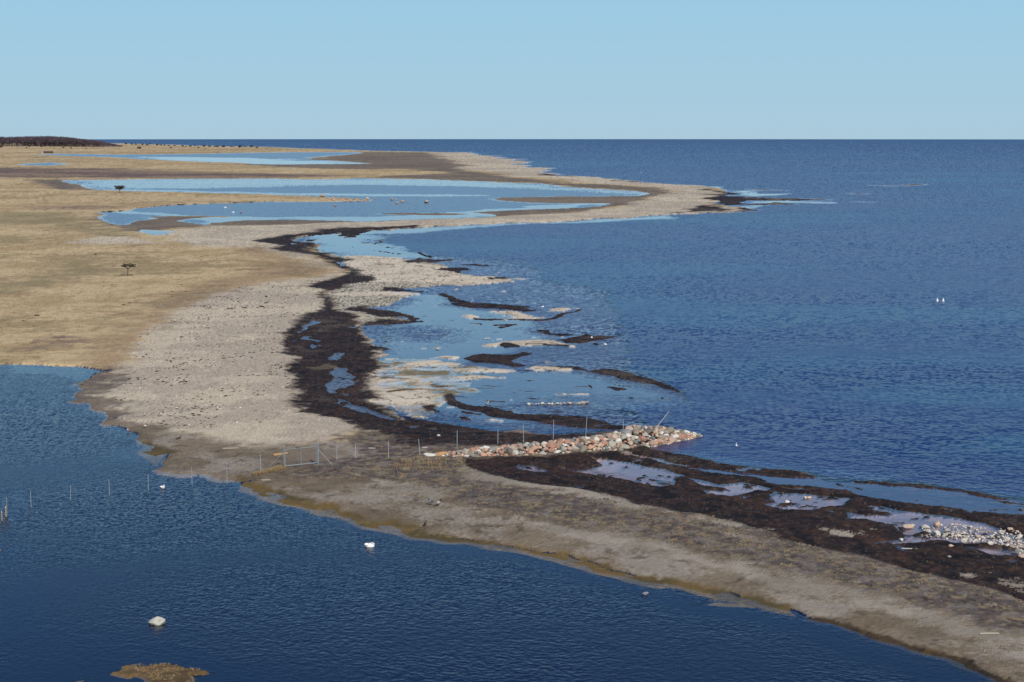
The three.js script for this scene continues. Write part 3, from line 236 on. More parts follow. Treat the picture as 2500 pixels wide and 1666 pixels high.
  {"v":0.05,"w":4,"pts":[[-200.6,-796.1],[-181.9,-767.3],[-156.3,-736.8],[-128.4,-685.7],[-98.2,-715.5],[-65.2,-698.6],[-9.2,-740.5],[51.0,-881.1],[53,-908],[-10.1,-809.1],[-63.7,-729.5],[-101.1,-736.8],[-138.6,-740.5],[-161.1,-759.4],[-191.8,-809.1]]},
  {"v":0.05,"w":2,"pts":[[-160.2,-641.2],[-128.2,-641.2],[-118.0,-590.0],[-147.5,-590.1]]},
  {"v":0.06,"w":40,"pts":[[-621,-2718],[-416,-2575],[-253,-2261],[-180,-2071],[-301,-2015],[-493,-2333]]},
  {"v":0.18,"w":4,"pts":[[-83.4,-264.4],[-63.4,-257.9],[-63.6,-249.3],[-62.8,-240.2],[-60.9,-232.7],[-57.6,-224.7],[-53.6,-217.2],[-51.5,-208.5],[-44.2,-197.4],[-38.8,-188.8],[-39.5,-182.8],[-41.5,-180.3],[-45.1,-184.8],[-46.8,-193.8],[-53.2,-209.4],[-60.1,-224.7],[-66.1,-243.5],[-72.5,-251.7],[-80.1,-253.5]]},
  {"v":0.15,"w":2,"pts":[[-36.7,-178.4],[-29.4,-176.6],[-25.4,-165.8],[-24.2,-158.2],[-28.3,-165.8],[-32.5,-172.4]]},
  {"v":0.2,"w":2.5,"pts":[[-28.3,-170.6],[-22.0,-162.8],[-18.1,-157.4],[-11.6,-151.5],[-5.6,-146.8],[3.6,-140.2],[10.5,-132.3],[15.5,-128.6],[22.1,-122.4],[24.9,-119.3],[26.4,-116.3],[29.7,-111.6],[32.6,-105.6],[28.7,-105.6],[24.9,-113.4],[21.2,-117.3],[14.3,-123.5],[8.4,-130.4],[1.7,-136.1],[-5.5,-143.0],[-13.3,-148.3],[-19.5,-155.6],[-24.9,-162.8]]},
  {"v":0.12,"w":9,"pts":[[-56.3,-167.7],[-50.4,-164.5],[-44.7,-147.6],[-40.9,-133.7],[-36.7,-125.8],[-31.6,-120.5],[-26.8,-117.1],[-21.6,-115.5],[-12.8,-107.8],[-11.1,-92.5],[-33.3,-92.5]]},
  {"v":0.05,"w":4,"pts":[[146,-1086],[162,-1081],[149,-1030],[176,-1030],[159,-1000],[142,-980],[136,-990],[139,-1001]]},
  {"v":0.05,"w":4,"pts":[[132,-909],[147,-920],[172,-909],[178,-897],[170.0,-878.3],[155,-888],[130.3,-887.7]]},
  {"v":0.05,"w":4,"pts":[[106.1,-837.4],[112.2,-844.0],[111.0,-822.0],[105.4,-818.3]]},
  {"v":0.05,"w":4,"pts":[[119.1,-844.0],[129.3,-864.3],[122.5,-818.3]]},
  {"v":0.05,"w":4,"pts":[[136,-1176],[151,-1171],[147,-1146],[139,-1146]]}
 ],
 nearLagoon: [[-124.8,-267.3],[-70.8,-267.3],[-44.0,-209.2],[-30.2,-182.6],[-24.0,-171.6],[-10.1,-158.2],[9.1,-142.3],[24.7,-128.0],[38.3,-109.8],[43.2,-101.0],[45.7,-85.2],[33.6,-61.5],[-33.6,-61.5]],
};
const SITE = {
  posts: [[-48.1,-160.4,1.58],[-44.9,-163.2,1.55],[-41.5,-165.6,1.67],[-38.0,-167.7,1.83],[-34.0,-170.7,1.98],[-30.4,-171.3,2.29],[-27.6,-176.6,1.89],[-19.9,-182.9,1.79],[-17.9,-184.0,1.7],[-14.1,-183.7,2.02],[-10.6,-185.7,1.88],[-6.5,-190.6,2.01],[-1.7,-193.1,1.72],[1.4,-193.9,2.28],[5.0,-195.6,2.45],[9.0,-197.3,2.55],[13.7,-198.6,1.93]],
  gate: [[-25.3,-178.7,2.32],[-21.7,-180.1,2.38]],
  stakes: [[-49.3,-156.4,1.78],[-49.3,-156.2,0.92],[-49.2,-154.5,0.84]],
  bigBoulder: [-27.0,-121.0,1.44],
  swanRest: [-12.9,-144.4,0.97],
  swanTail: [-36.8,-169.2,0.43],
  upSwans: [[94.8,-363.2,0.75],[96.1,-363.2,0.7]],
  gullStand: [-3.5,-223.4],
  gullSea: [26.8,-192.4],
  shelducks: [[-48.0,-201.7],[-46.3,-203.5],[-48.1,-211.6],[-46.0,-211.6]],
  geese: [[-8.1,-160.2],[-7.4,-159.7]],
  ducks: [[-8.2,-151.6],[10.8,-129.0]],
  lagoonSwans: [[-144.8,-828.4],[-131.8,-775.7],[-128.1,-775.7]],
  weedGulls: [[6.5,-348.3],[14.4,-293.9],[16.4,-285.2]],
  farGull: [124,-1579],
  stoneRow: [[2.3,-222.7,0.54],[2.8,-222.8,0.47],[3.3,-222.9,0.29],[3.7,-222.9,0.43],[4.2,-223.2,0.54],[4.6,-222.7,0.32],[5.1,-222.9,0.54],[5.5,-223.0,0.47],[5.9,-222.9,0.36],[6.3,-223.2,0.61],[6.7,-223.2,0.4],[7.2,-223.2,0.72],[7.9,-223.2,0.76],[8.5,-223.4,0.47],[8.9,-223.4,0.32],[9.3,-223.3,0.54],[9.8,-223.5,0.87],[10.4,-223.8,0.76]],
  barStones: [[-111,-962,3.97],[-106,-945,1.95],[-102,-925,1.66],[-104,-951,1.97],[-99,-916,2.14],[-99,-938,1.81],[-99,-951,1.57],[-95,-916,2.27],[-96,-941,1.94],[-92,-904,2.12],[-93,-925,1.78],[-94,-948,1.7],[-89,-907,2.25],[-89,-925,1.91],[-89,-945,1.69],[-85,-910,1.88],[-85,-922,1.9],[-82,-916,1.89],[-83,-941,2.33],[-81,-925,1.91],[-79,-945,1.43],[-68,-928,2.17],[-66,-932,1.41],[-61.7,-879.8,1.94],[-60,-900,2.23],[-58,-910,1.13],[-55.0,-888.6,0.73],[-46.2,-891.5,3.07],[-91.5,-849.3,1.64],[-108.1,-882.7,0.85],[-128,-945,1.3],[-127,-910,1.0]],
  pebbleBig: [[37.5,-151.5,1.08],[38.1,-152.3,0.51],[39.1,-151.5,0.89],[40.5,-152.6,0.96],[39.5,-148.9,0.94],[40.8,-150.2,0.76],[38.9,-149.6,0.63],[40.2,-148.6,0.5],[41.3,-146.3,0.74],[45.4,-146.8,0.68],[46.9,-147.8,0.68],[46.8,-150.4,0.57],[45.1,-142.2,0.96],[44.7,-140.3,0.71],[39.5,-143.9,0.55],[38.5,-140.6,0.47],[43.3,-144.8,0.73],[43.9,-145.2,0.37],[45.6,-149.1,0.5],[45.0,-149.1,0.45],[43.5,-151.8,0.38],[42.7,-152.6,0.31],[42.0,-152.7,0.39],[42.4,-152.8,0.28],[35.7,-146.8,0.45],[27.8,-162.0,0.63],[30.0,-164.2,0.55],[30.4,-164.3,0.55],[43.0,-147.8,0.62],[43.4,-147.6,0.5],[42.2,-149.4,0.45],[41.5,-149.1,0.45],[40.8,-148.1,0.37],[44.4,-148.1,0.45],[44.9,-147.6,0.37],[46.2,-144.6,0.37]],
  pebbleField: [[38.1,-151.0],[41.4,-153.4],[43.8,-152.8],[46.6,-150.7],[47.7,-149.1],[50.9,-144.6],[48.3,-137.2],[44.8,-139.9],[45.1,-143.6],[42.6,-145.6],[40.4,-146.6],[37.8,-147.1],[38.1,-149.1]],
  logs: [[-50.7,-296.0,2.66,-8,"plank"],[-55.6,-368.8,1.03,-20,"log"],[-53.4,-347.6,1.22,-12,"log"],[-53.7,-355.8,0.75,10,"log"],[35.3,-117.4,1.41,0,"pole"],[35.6,-143.2,1.34,-3,"white"],[-33.1,-189.8,1.88,2,"pole"],[-10.3,-189.9,0.59,0,"white"],[-40.5,-195.8,0.83,25,"log"],[-16.5,-189.5,0.79,-2,"white"],[-26.7,-185.6,1.78,12,"orange"],[-59.5,-343.7,1.2,8,"log"],[-56.7,-345.5,0.97,-6,"log"],[-33.1,-189.8,1.48,3,"pole"],[-26.3,-171.8,0.93,0,"pole"]],
  whiteBox: [-9.0,-197.9,0.35],
  tree1: [-247,-1034,4.65,6.8],
  tree2: [-100.2,-425.8,3.32,4.15],
  shed: [-901,-3202,19.44,3.98],
  bushes: [[-1438,-4638,9.54],[-1317,-4477,4.91],[-1407,-4808,5.28],[-1372,-4807,5.93],[-1218,-4475,6.75],[-1157,-4326,5.34],[-1100,-4255,4.09],[-947,-4185,9.76],[-1393,-6348,7.84],[-1487,-6352,8.71],[-1412,-6119,9.23],[-1346,-5904,8.1],[-1307,-5836,8.8],[-1248,-5641,7.74],[-1213,-5640,9.28],[-1150,-5402,7.41],[-1151,-5459,7.49],[-1101,-5290,6.53],[-924,-4470,6.13],[-1083,-5290,7.26],[-996,-4983,8.2],[-967,-4889,5.36],[-972,-4982,7.52],[-1017,-5288,7.25],[-835,-4394,6.03],[-931,-4982,8.88],[-767,-4117,3.39],[-914,-4981,7.52],[-880,-4887,6.7],[-857,-4797,8.55],[-839,-4796,10.53],[-833,-4886,6.03],[-796,-4709,5.17],[-763,-4625,11.42],[-792,-4886,6.03],[-758,-4795,8.55],[-691,-4467,6.13],[-780,-4979,5.46]],
  bushes2: [[-102.2,-408.7,0.74],[-79.7,-382.6,0.69],[-81.2,-400.6,0.73],[-77.4,-371.3,0.67],[-76.7,-383.2,0.96],[-83.9,-357.3,0.85],[-84.4,-353.9,0.84],[-97.1,-323.1,0.77],[-127.8,-501.4,1.39],[-95.9,-480.6,0.6],[-93.8,-494.0,0.82],[-87.6,-484.9,0.67],[-96.9,-332.0,1.39]],
  forest: [[-2184,-5269],[-1773,-5291],[-1544,-5226],[-1390,-5091],[-1253,-4948],[-1141,-4829]],
  pierFront: [[-9.9,-185.3],[-8.0,-184.9],[-5.3,-184.2],[-3.4,-185.1],[-1.3,-185.6],[1.7,-186.1],[4.8,-186.5],[7.7,-188.0],[10.2,-188.6],[11.9,-190.0],[14.2,-191.2],[16.6,-192.5],[19.1,-194.6],[22.0,-197.6],[23.4,-199.0]],
  pole: [17.4,-197.7,0],
  islet: [[-27.4,-109.8],[-26.6,-111.3],[-24.6,-111.4],[-22.6,-110.4],[-21.5,-109.8],[-21.8,-108.4],[-21.1,-106.7],[-24.5,-106.7],[-25.9,-109.2]],
  tuftZone: [[-11.7,-183.2],[-9.8,-184.7],[-5.3,-183.2],[-5.2,-176.7],[-8.4,-176.7],[-11.2,-176.7],[-13.5,-177.4],[-13.1,-182.5]],
  tuftGate: [[-28.2,-174.6],[-25.6,-179.7],[-25.0,-178.1],[-26.6,-175.6],[-27.9,-174.1]],
};
// ---------------------------------------------------------------- helpers
function rng(seed) { let s = seed >>> 0; return () => { s = (s + 0x6D2B79F5) | 0; let t = Math.imul(s ^ (s >>> 15), 1 | s); t = (t + Math.imul(t ^ (t >>> 7), 61 | t)) ^ t; return ((t ^ (t >>> 14)) >>> 0) / 4294967296; }; }
const PERM = new Uint16Array(2048), GX = new Float32Array(1024), GY = new Float32Array(1024);
{ const r = rng(7); const p = Array.from({ length: 1024 }, (_, i) => i); for (let i = 1023; i > 0; i--) { const j = (r() * (i + 1)) | 0; [p[i], p[j]] = [p[j], p[i]]; }
  for (let i = 0; i < 2048; i++) PERM[i] = p[i & 1023];
  for (let i = 0; i < 1024; i++) { const a = r() * Math.PI * 2; GX[i] = Math.cos(a); GY[i] = Math.sin(a); } }
function noise(x, y) {                           // gradient noise, about -1 .. 1
  const xi = Math.floor(x), yi = Math.floor(y), fx = x - xi, fy = y - yi, X = xi & 1023, Y = yi & 1023;
  const u = fx * fx * fx * (fx * (fx * 6 - 15) + 10), v = fy * fy * fy * (fy * (fy * 6 - 15) + 10);
  const a = PERM[PERM[X] + Y], b = PERM[PERM[(X + 1) & 1023] + Y], c = PERM[PERM[X] + ((Y + 1) & 1023)], d = PERM[PERM[(X + 1) & 1023] + ((Y + 1) & 1023)];
  const p = GX[a] * fx + GY[a] * fy, q = GX[b] * (fx - 1) + GY[b] * fy, s = GX[c] * fx + GY[c] * (fy - 1), t = GX[d] * (fx - 1) + GY[d] * (fy - 1);
  return 1.5 * (p + u * (q - p) + v * (s + u * (t - s) - (p + u * (q - p))));
}
const n2 = (x, z, l, o = 0) => noise(x / l + o * 17.3, z / l - o * 31.7);
const lodn = (x, z, l, o) => { const k = Math.log2(l), k0 = Math.floor(k), f = k - k0, l0 = 2 ** k0; return n2(x, z, l0, o) * (1 - f) + n2(x, z, l0 * 2, o + 5) * f; };   // noise of about that size
const clamp = (v, a, b) => v < a ? a : v > b ? b : v;
const smooth = (a, b, v) => { const t = clamp((v - a) / (b - a), 0, 1); return t * t * (3 - 2 * t); };
const lin = (r, g, b, k = 0.80) => [r, g, b].map((v) => { v /= 255; return k * (v <= 0.04045 ? v / 12.92 : ((v + 0.055) / 1.055) ** 2.4); });   // base colour from a paint-chip value
const mix3 = (a, b, t) => [a[0] + (b[0] - a[0]) * t, a[1] + (b[1] - a[1]) * t, a[2] + (b[2] - a[2]) * t];
const taken = {};
function numbered(n) { const k = taken[n] = (taken[n] ?? -1) + 1; return k ? `${n}_${String(k).padStart(3, '0')}` : n; }
function tag(o, label, category, group, kind) { o.userData = { label, category }; if (group) o.userData.group = group; if (kind) o.userData.kind = kind; return o; }
function thing(name, label, category, [x, z], y, turn = 0, group) {
  const o = new THREE.Group(); o.name = numbered(name); o.position.set(x, y, z); o.rotation.y = turn; scene.add(o);
  return tag(o, label, category, group);
}
function part(name, geometry, material, parent) { const m = new THREE.Mesh(geometry, material); m.name = name; m.castShadow = m.receiveShadow = true; parent.add(m); return m; }
const mat = (c, roughness = 0.9, more = {}) => { const m = new THREE.MeshStandardMaterial({ roughness, ...more }); if (c) m.color.setRGB(...c); return m; };
const vmat = (roughness = 0.95, more = {}) => new THREE.MeshPhysicalMaterial({ vertexColors: true, roughness, specularIntensity: 0.25, ...more });
const bend = (x, z) => (x * x + z * z) / (2 * EARTH);

// ---------------------------------------------------------------- the lie of the land
for (const f of [...MAP.features, ...MAP.calm]) {
  f.n = f.pts.length; f.X = Float64Array.from(f.pts, (p) => p[0]); f.Z = Float64Array.from(f.pts, (p) => p[1]);
  f.x0 = Math.min(...f.X); f.x1 = Math.max(...f.X); f.z0 = Math.min(...f.Z); f.z1 = Math.max(...f.Z);
}
function sd(f, x, z, reach) {                    // metres inside (+) or outside (-) an outline, at most about reach outside
  if (x < f.x0 - reach || x > f.x1 + reach || z < f.z0 - reach || z > f.z1 + reach) return -1e9;
  let best = 1e18, inside = false; const { X, Z, n } = f;
  for (let i = 0, j = n - 1; i < n; j = i++) {
    const ax = X[j], az = Z[j], bx = X[i], bz = Z[i];
    if ((az > z) !== (bz > z) && x < (bx - ax) * (z - az) / (bz - az) + ax) inside = !inside;
    const dx = bx - ax, dz = bz - az, l = dx * dx + dz * dz; let t = l ? ((x - ax) * dx + (z - az) * dz) / l : 0; t = t < 0 ? 0 : t > 1 ? 1 : t;
    const ex = x - ax - dx * t, ez = z - az - dz * t, d = ex * ex + ez * ez; if (d < best) best = d;
  }
  return inside ? Math.sqrt(best) : -Math.sqrt(best);
}
const LAKE = { n: MAP.nearLagoon.length, X: MAP.nearLagoon.map((p) => p[0]), Z: MAP.nearLagoon.map((p) => p[1]) };
Object.assign(LAKE, { x0: -1e9, x1: 1e9, z0: -1e9, z1: 1e9 });
const OCT = [3, 9, 30, 100, 330];
function spread(x, z, r, lo, hi, o) {            // noise of the sizes that matter at that scale of the land
  let s = 0; for (let k = 0; k < OCT.length; k++) { const l = OCT[k], q = l / r, w = smooth(lo * 0.5, lo * 1.5, q) * (1 - smooth(hi * 0.7, hi * 2, q)); if (w > 0) s += w * l * n2(x, z, l, o + k * 3); }
  return s;
}
// breakwater: front foot line and height of the pile along it
const PIER = SITE.pierFront.map((p, i) => ({ x: p[0], z: p[1], h: [.25, .6, .95, 1.05, 1.05, 1.2, 1.3, 1.4, 1.5, 1.5, 1.6, 2.15, 1.7, .75, .2][i] }));
function pier(x, z) {                            // [height of the pile above its foot, how far across 0..1] or null
  let best = 1e9, out = null;
  for (let i = 0; i + 1 < PIER.length; i++) {
    const a = PIER[i], b = PIER[i + 1], dx = b.x - a.x, dz = b.z - a.z, l = Math.hypot(dx, dz), t = clamp(((x - a.x) * dx + (z - a.z) * dz) / (l * l), 0, 1);
    const h = a.h + (b.h - a.h) * t, side = ((x - a.x) * dz - (z - a.z) * dx) / l, w = 2.5 * h, d = Math.hypot(x - a.x - dx * t, z - a.z - dz * t);
    if (side > 0 && side < w && d < best && d < side * 1.05 + 0.3) { best = d; out = [h * Math.pow(Math.sin(Math.PI * side / w), 0.7), side / w]; }
  }
  return out;
}
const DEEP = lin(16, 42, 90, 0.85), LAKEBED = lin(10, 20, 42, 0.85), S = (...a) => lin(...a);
const C = {
  meadow: [S(210, 182, 136), S(186, 158, 114), S(164, 143, 102)], heath: [S(120, 100, 88), S(150, 126, 102), S(98, 82, 76)], mud: [S(132, 116, 98), S(116, 102, 88), S(146, 128, 104)],
  gravel: [S(208, 190, 160), S(189, 171, 146), S(138, 123, 106)], ochre: [S(176, 146, 108), S(152, 128, 94), S(178, 158, 128)], brown: [S(138, 121, 98), S(122, 106, 84), S(104, 90, 72)],
  olive: [S(168, 148, 108), S(154, 136, 98), S(140, 126, 92)], scrub: [S(98, 87, 79), S(138, 119, 92), S(130, 119, 108)], sand: [S(170, 156, 136), S(154, 141, 122), S(136, 121, 102)], algae: [S(116, 94, 56), S(94, 80, 52), S(132, 110, 72)],
  weed: [S(49, 39, 34), S(70, 53, 43), S(34, 29, 27)], weedgreen: [S(96, 84, 66), S(74, 62, 52), S(110, 96, 74)], weedmud: [S(76, 62, 46), S(58, 48, 38), S(98, 78, 50)],
  lime: [S(226, 208, 180), S(206, 188, 160), S(158, 142, 122)], cobble: [S(200, 188, 164), S(156, 144, 120), S(104, 95, 76)], mosaic: [S(214, 196, 170), S(172, 156, 130), S(112, 102, 74)],
  reef: [S(58, 66, 92), S(46, 56, 84), S(84, 76, 90)], pool: [S(164, 144, 144), S(138, 122, 126), S(96, 88, 92)], islet: [S(120, 96, 64), S(96, 78, 54), S(142, 116, 78)], grassedge: [S(60, 50, 42), S(80, 66, 52), S(44, 38, 34)],  // reef: blue tint of the water above is put into the floor colour
  weedpool: [S(70, 66, 74), S(52, 50, 56), S(110, 98, 100)], deep: [lin(18, 38, 66, .85), lin(14, 32, 60, .85), lin(24, 44, 62, .85)],   // deep: the darkening of deep water is put into the floor colour
};
const SOFT = { weed: 2.4, weedgreen: 1.2, weedmud: 0.8, gravel: 4.5, ochre: 9, sand: 4, scrub: 4, brown: 8, mud: 4.5, heath: 14, olive: 10, algae: 1.4, meadow: 3, lime: 0.7, cobble: 1.2, mosaic: 0.6, islet: 0.4 };   // metres over which one ground peters out into the next
const grit = (x, z) => ((Math.imul(Math.floor(x * 37.3), 73856093) ^ Math.imul(Math.floor(z * 31.1), 19349663)) >>> 7 & 1023) / 1023 - 0.5;
const DROWNED = { deep: 1, reef: 1, pool: 1, weedpool: 1 };
const MAINLAND = MAP.features.find((f) => f.cls === 'meadow');
function land(x, z) {                            // { cls, h, sdLand } at a place on the map
  const r = Math.hypot(x, z);
  const wx = 0.16 * spread(x, z, r, 0.008, 0.05, 1), wz = 0.16 * spread(x, z, r, 0.008, 0.05, 40);
  const jx = 0.16 * spread(x, z, r, 0.0025, 0.012, 80), jz = 0.18 * spread(x, z, r, 0.0025, 0.012, 120);
  const layers = ['deep', 1]; let cls = 'deep', h = -1.2, shore = -50, edge = 0;
  const fleck = 0.6 * lodn(x, z, Math.max(2, r * 0.012), 95) + 0.55 * lodn(x, z, Math.max(0.7, r * 0.004), 96) + 0.25 * grit(x, z), far = Math.max(1, r / 300);
  for (const f of MAP.features) {
    const k = f.warp, amp = Math.max(f.w, 0.0035 * r * (f.w < 1 ? 0.6 : 1)), ex = (wx + jx) * k, ez = (wz + jz) * k;
    if (x + ex < f.x0 - amp || x + ex > f.x1 + amp || z + ez < f.z0 - amp || z + ez > f.z1 + amp) continue;
    const s = sd(f, x + ex, z + ez, amp);
    if (f === MAINLAND) shore = s;
    if (s < -amp) continue;
    const soft = (SOFT[f.cls] || 0) * far * (cls === 'deep' || cls === 'reef' ? 0.12 : f.w < 0.75 ? 0.35 : 1), mine = s + soft * fleck * 0.8, over = soft > 0 ? smooth(-0.45 * soft, 0.45 * soft, mine) : 0;
    if (f.h === null) { if (mine > 0 && h > -0.3 && cls === 'meadow') { cls = f.cls; layers.length = 0; layers.push(cls, 1); } continue; }
    h += (f.h - h) * smooth(-amp, amp, s);
    if (DROWNED[f.cls] ? s > (f.cls === 'reef' ? 0 : f.cls === 'deep' && r > 1200 ? 0 : 0.4 * amp) : mine > (cls === 'deep' && f.w >= 1 && r < 1500 ? 0.3 * amp : 0)) { if (DROWNED[f.cls] || DROWNED[cls] || over >= 1) layers.length = 0; cls = f.cls; edge = s; layers.push(cls, layers.length ? over : 1); }
    else if (over > 0 && !DROWNED[cls] && !DROWNED[f.cls]) layers.push(f.cls, over);
  }
  const raw = h;
  if (h > -0.5) switch (cls) {
    case 'weed': { h += 0.10 * n2(x, z, 2.6, 2) + 0.08 * n2(x, z, 0.9, 3) + 0.05 * n2(x, z, 0.35, 4); const q = n2(x, z, 5, 91) + 0.55 * n2(x, z, 1.6, 92) - 0.25 * smooth(0, 4, edge) * 0; if (q > 0.72 && h < 0.34 && r < 420 && x > -45) { cls = q > 0.80 ? 'weedpool' : 'weedmud'; h = q > 0.80 ? -0.03 : 0.06; } break; }
    case 'weedgreen': case 'weedmud': h += 0.08 * n2(x, z, 1.8, 2) + 0.04 * n2(x, z, 0.5, 4); break;
    case 'gravel': case 'sand': case 'ochre': h += 0.09 * n2(x, z, 16, 5) + 0.03 * n2(x, z, 3, 6) + 0.025 * n2(x, z, 0.6, 7); break;
    case 'meadow': case 'heath': case 'olive': h += 0.12 * n2(x, z, 40, 5) + 0.06 * n2(x, z, 6, 6) + 0.04 * n2(x, z, 1.2, 7); break;
    case 'scrub': case 'brown': case 'islet': h += 0.07 * n2(x, z, 5, 8) + 0.06 * n2(x, z, 1.3, 9) + 0.04 * n2(x, z, 0.4, 10); break;
    case 'algae': case 'mud': h += 0.07 * n2(x, z, 6, 8) + 0.03 * n2(x, z, 1.6, 9); break;
    case 'mosaic': h += -0.02 + 0.10 * n2(x, z, 5.5, 11) + 0.08 * n2(x, z, 2.1, 12) + 0.03 * n2(x, z, 0.8, 13); break;
    case 'lime': { const j = Math.abs(n2(x, z, 4.2, 14)); h += 0.05 * n2(x, z, 5, 15) + 0.012 * n2(x, z, 1.6, 16) - 0.06 * (1 - smooth(0, 0.07, j)); break; }
    case 'cobble': h += 0.06 * n2(x, z, 3, 17) + 0.05 * n2(x, z, 0.7, 18); break;
    case 'reef': h += 0.16 * n2(x, z, 14, 19) + 0.06 * n2(x, z, 3, 20); h = Math.min(h, -0.03); if (raw > -0.3 && n2(x, z, 26, 36) > -0.15) { const q = n2(x * 0.4, z, 2.0, 37) + 0.55 * n2(x * 0.5, z, 0.8, 38), k = n2(x * 0.35, z, 4, 39) + 0.4 * n2(x * 0.6, z, 1.1, 35); if (q > 0.66) { cls = 'weed'; h = 0.02 + 0.06 * (q - 0.66); } else if (k > 0.74) { cls = 'lime'; h = 0.02 + 0.05 * (k - 0.74); } } break;
    case 'pool': case 'weedpool': { const q = n2(x, z, 2.2, 97) + 0.6 * n2(x, z, 0.8, 98) + 0.25 * n2(x, z, 6, 99); if (q > 0.5) { cls = 'weed'; h = 0.03 + 0.05 * (q - 0.5); } else h = Math.min(h + 0.05 * n2(x, z, 4, 21), -0.02); break; }
  }
  if (x > -12 && x < 34 && z > -214 && z < -184) { const p = pier(x, z); if (p) { const t = Math.max(0, p[0] * 0.8 - 0.25) + 0.06 * n2(x, z, 0.8, 3); if (t > h) { h = t; cls = 'weed'; } } }  // dark weed-toned core added in the pile so boulder gaps look shaded
  if (cls !== layers[layers.length - 2] && (DROWNED[cls] || cls === 'weed' || cls === 'weedmud' || cls === 'lime')) { layers.length = 0; layers.push(cls, 1); }
  return { cls, h, shore, edge, r, layers };
}
function paint(x, z, t) { const L = t.layers; let col = null; for (let i = 0; i < L.length; i += 2) { const c = ground(x, z, { cls: L[i], h: t.h, r: t.r }); col = col && L[i + 1] < 1 ? mix3(col, c, L[i + 1]) : c; } return col; }
function ground(x, z, t) {                        // base colour of the ground there: matter by patch and grain, water darkening on deep floors
  const [a, b, c] = C[t.cls], r = t.r;
  const g1 = n2(x, z, 0.5, 50), g2 = n2(x, z, 2.2, 51), g3 = n2(x, z, 9, 52), g4 = n2(x, z, 38, 53), big = spread(x, z, r, 0.01, 0.08, 60) / Math.max(4, r * 0.03);
  let col;
  switch (t.cls) {
    case 'weed': { const s1 = n2(x, z, 0.9, 44), s2 = n2(x, z, 4.5, 45); col = mix3(a, b, smooth(-0.2, 0.5, s1 + 0.5 * g1 + 0.4 * s2)); col = mix3(col, c, smooth(0.0, 0.6, g2 + 0.3 * g3 - 0.4 * g1)); col = mix3(col, S(104, 92, 78), 0.5 * smooth(0.25, 0.8, g4 + 0.5 * s2 + 0.3 * g1)); col = mix3(col, S(80, 54, 42), 0.4 * smooth(0.3, 0.7, n2(x, z, 7, 46) + 0.4 * s1)); if (grit(x + 3, z) > 0.488) col = mix3(col, S(140, 126, 110), 0.5); break; }
    case 'gravel': col = mix3(a, b, smooth(-0.5, 0.5, g3 + 0.5 * g2 + big)); col = mix3(col, c, 0.55 * smooth(0.35, 0.9, g1 + 0.45 * g2)); col = mix3(col, S(208, 196, 184), 0.5 * smooth(0.3, 0.9, -g1 + 0.3 * g4)); break;
    case 'meadow': col = mix3(a, b, smooth(-0.5, 0.6, 0.5 * big + 0.6 * g3 + 0.3 * g2)); col = mix3(col, c, 0.85 * smooth(0.0, 0.7, n2(x, z, 70, 54) + 0.5 * g4 + 0.4 * g3 + 0.2 * g2)); col = mix3(col, S(150, 112, 84), 0.5 * smooth(0.5, 0.9, n2(x, z, 14, 55) + 0.3 * g2)); col = mix3(col, S(118, 100, 76), 0.5 * smooth(0.1, 0.9, g1 + g2 * 0.8)); break;
    case 'scrub': { const s1 = n2(x, z, 1.1, 47), s2 = n2(x, z, 0.7, 48), s3 = n2(x, z, 2.0, 49); col = mix3(a, b, smooth(-0.15, 0.35, s1 + 0.35 * g3 + 0.3 * g1)); col = mix3(col, c, 0.75 * smooth(0.05, 0.55, s3 + 0.4 * s2)); col = mix3(col, S(70, 58, 52), 0.75 * smooth(0.15, 0.6, s2 - 0.4 * s3 + 0.3 * g2)); col = mix3(col, S(176, 160, 134), 0.6 * smooth(0.35, 0.75, n2(x, z, 1.6, 43) + 0.4 * s2 - 0.2)); break; }
    case 'brown': col = mix3(a, b, smooth(-0.4, 0.4, g3 + 0.4 * g2)); col = mix3(col, c, 0.8 * smooth(0.1, 0.7, n2(x, z, 5, 57) + 0.4 * g1)); col = mix3(col, S(166, 153, 136), 0.7 * smooth(0.0, 0.6, n2(x, z, 11, 58) + 0.5 * n2(x, z, 3.3, 34) + 0.3 * g1)); col = mix3(col, S(84, 72, 58), 0.6 * smooth(0.3, 0.7, n2(x, z, 1.3, 33) + 0.4 * n2(x, z, 6, 32))); break;
    case 'lime': col = mix3(a, b, smooth(-0.3, 0.5, g3 + 0.5 * g1)); col = mix3(col, c, 0.7 * smooth(0.3, 0.8, n2(x, z, 3.5, 59) + 0.4 * g1)); if (Math.abs(n2(x, z, 4.2, 14)) < 0.045) col = mix3(col, S(70, 60, 52), 0.7); break;
    case 'cobble': col = mix3(a, c, smooth(-0.05, 0.35, g1 + 0.3 * g2)); col = mix3(col, b, 0.6 * smooth(-0.1, 0.5, g2)); break;
    case 'mosaic': col = mix3(a, b, smooth(-0.2, 0.4, g2 + 0.4 * g3)); col = mix3(col, c, 0.8 * smooth(0.0, 0.5, g3 + 0.5 * g1)); col = mix3(col, S(60, 50, 44), 0.75 * smooth(0.25, 0.6, n2(x, z, 4, 61) + 0.4 * g1)); break;
    default: col = mix3(a, b, smooth(-0.4, 0.4, g3 + 0.4 * g2 + big)); col = mix3(col, c, 0.7 * smooth(0.1, 0.7, g2 + 0.4 * g1 + 0.3 * g4));
  }
  if (t.cls === 'gravel' || t.cls === 'brown' || t.cls === 'scrub') {   // scattered dry wrack thrown up above the drift line
    const q = n2(x, z, 1.1, 62) + 0.5 * n2(x, z, 0.45, 63); if (q > 0.78 && n2(x, z, 12, 64) > 0.15) col = mix3(col, S(58, 48, 44), 0.7);
  }
  const v = 1 + 0.10 * g1 + (t.cls === 'gravel' || t.cls === 'cobble' ? 0.45 : t.cls === 'lime' ? 0.1 : 0.32) * grit(x, z); col = [col[0] * v, col[1] * v, col[2] * v];
  return col;
}
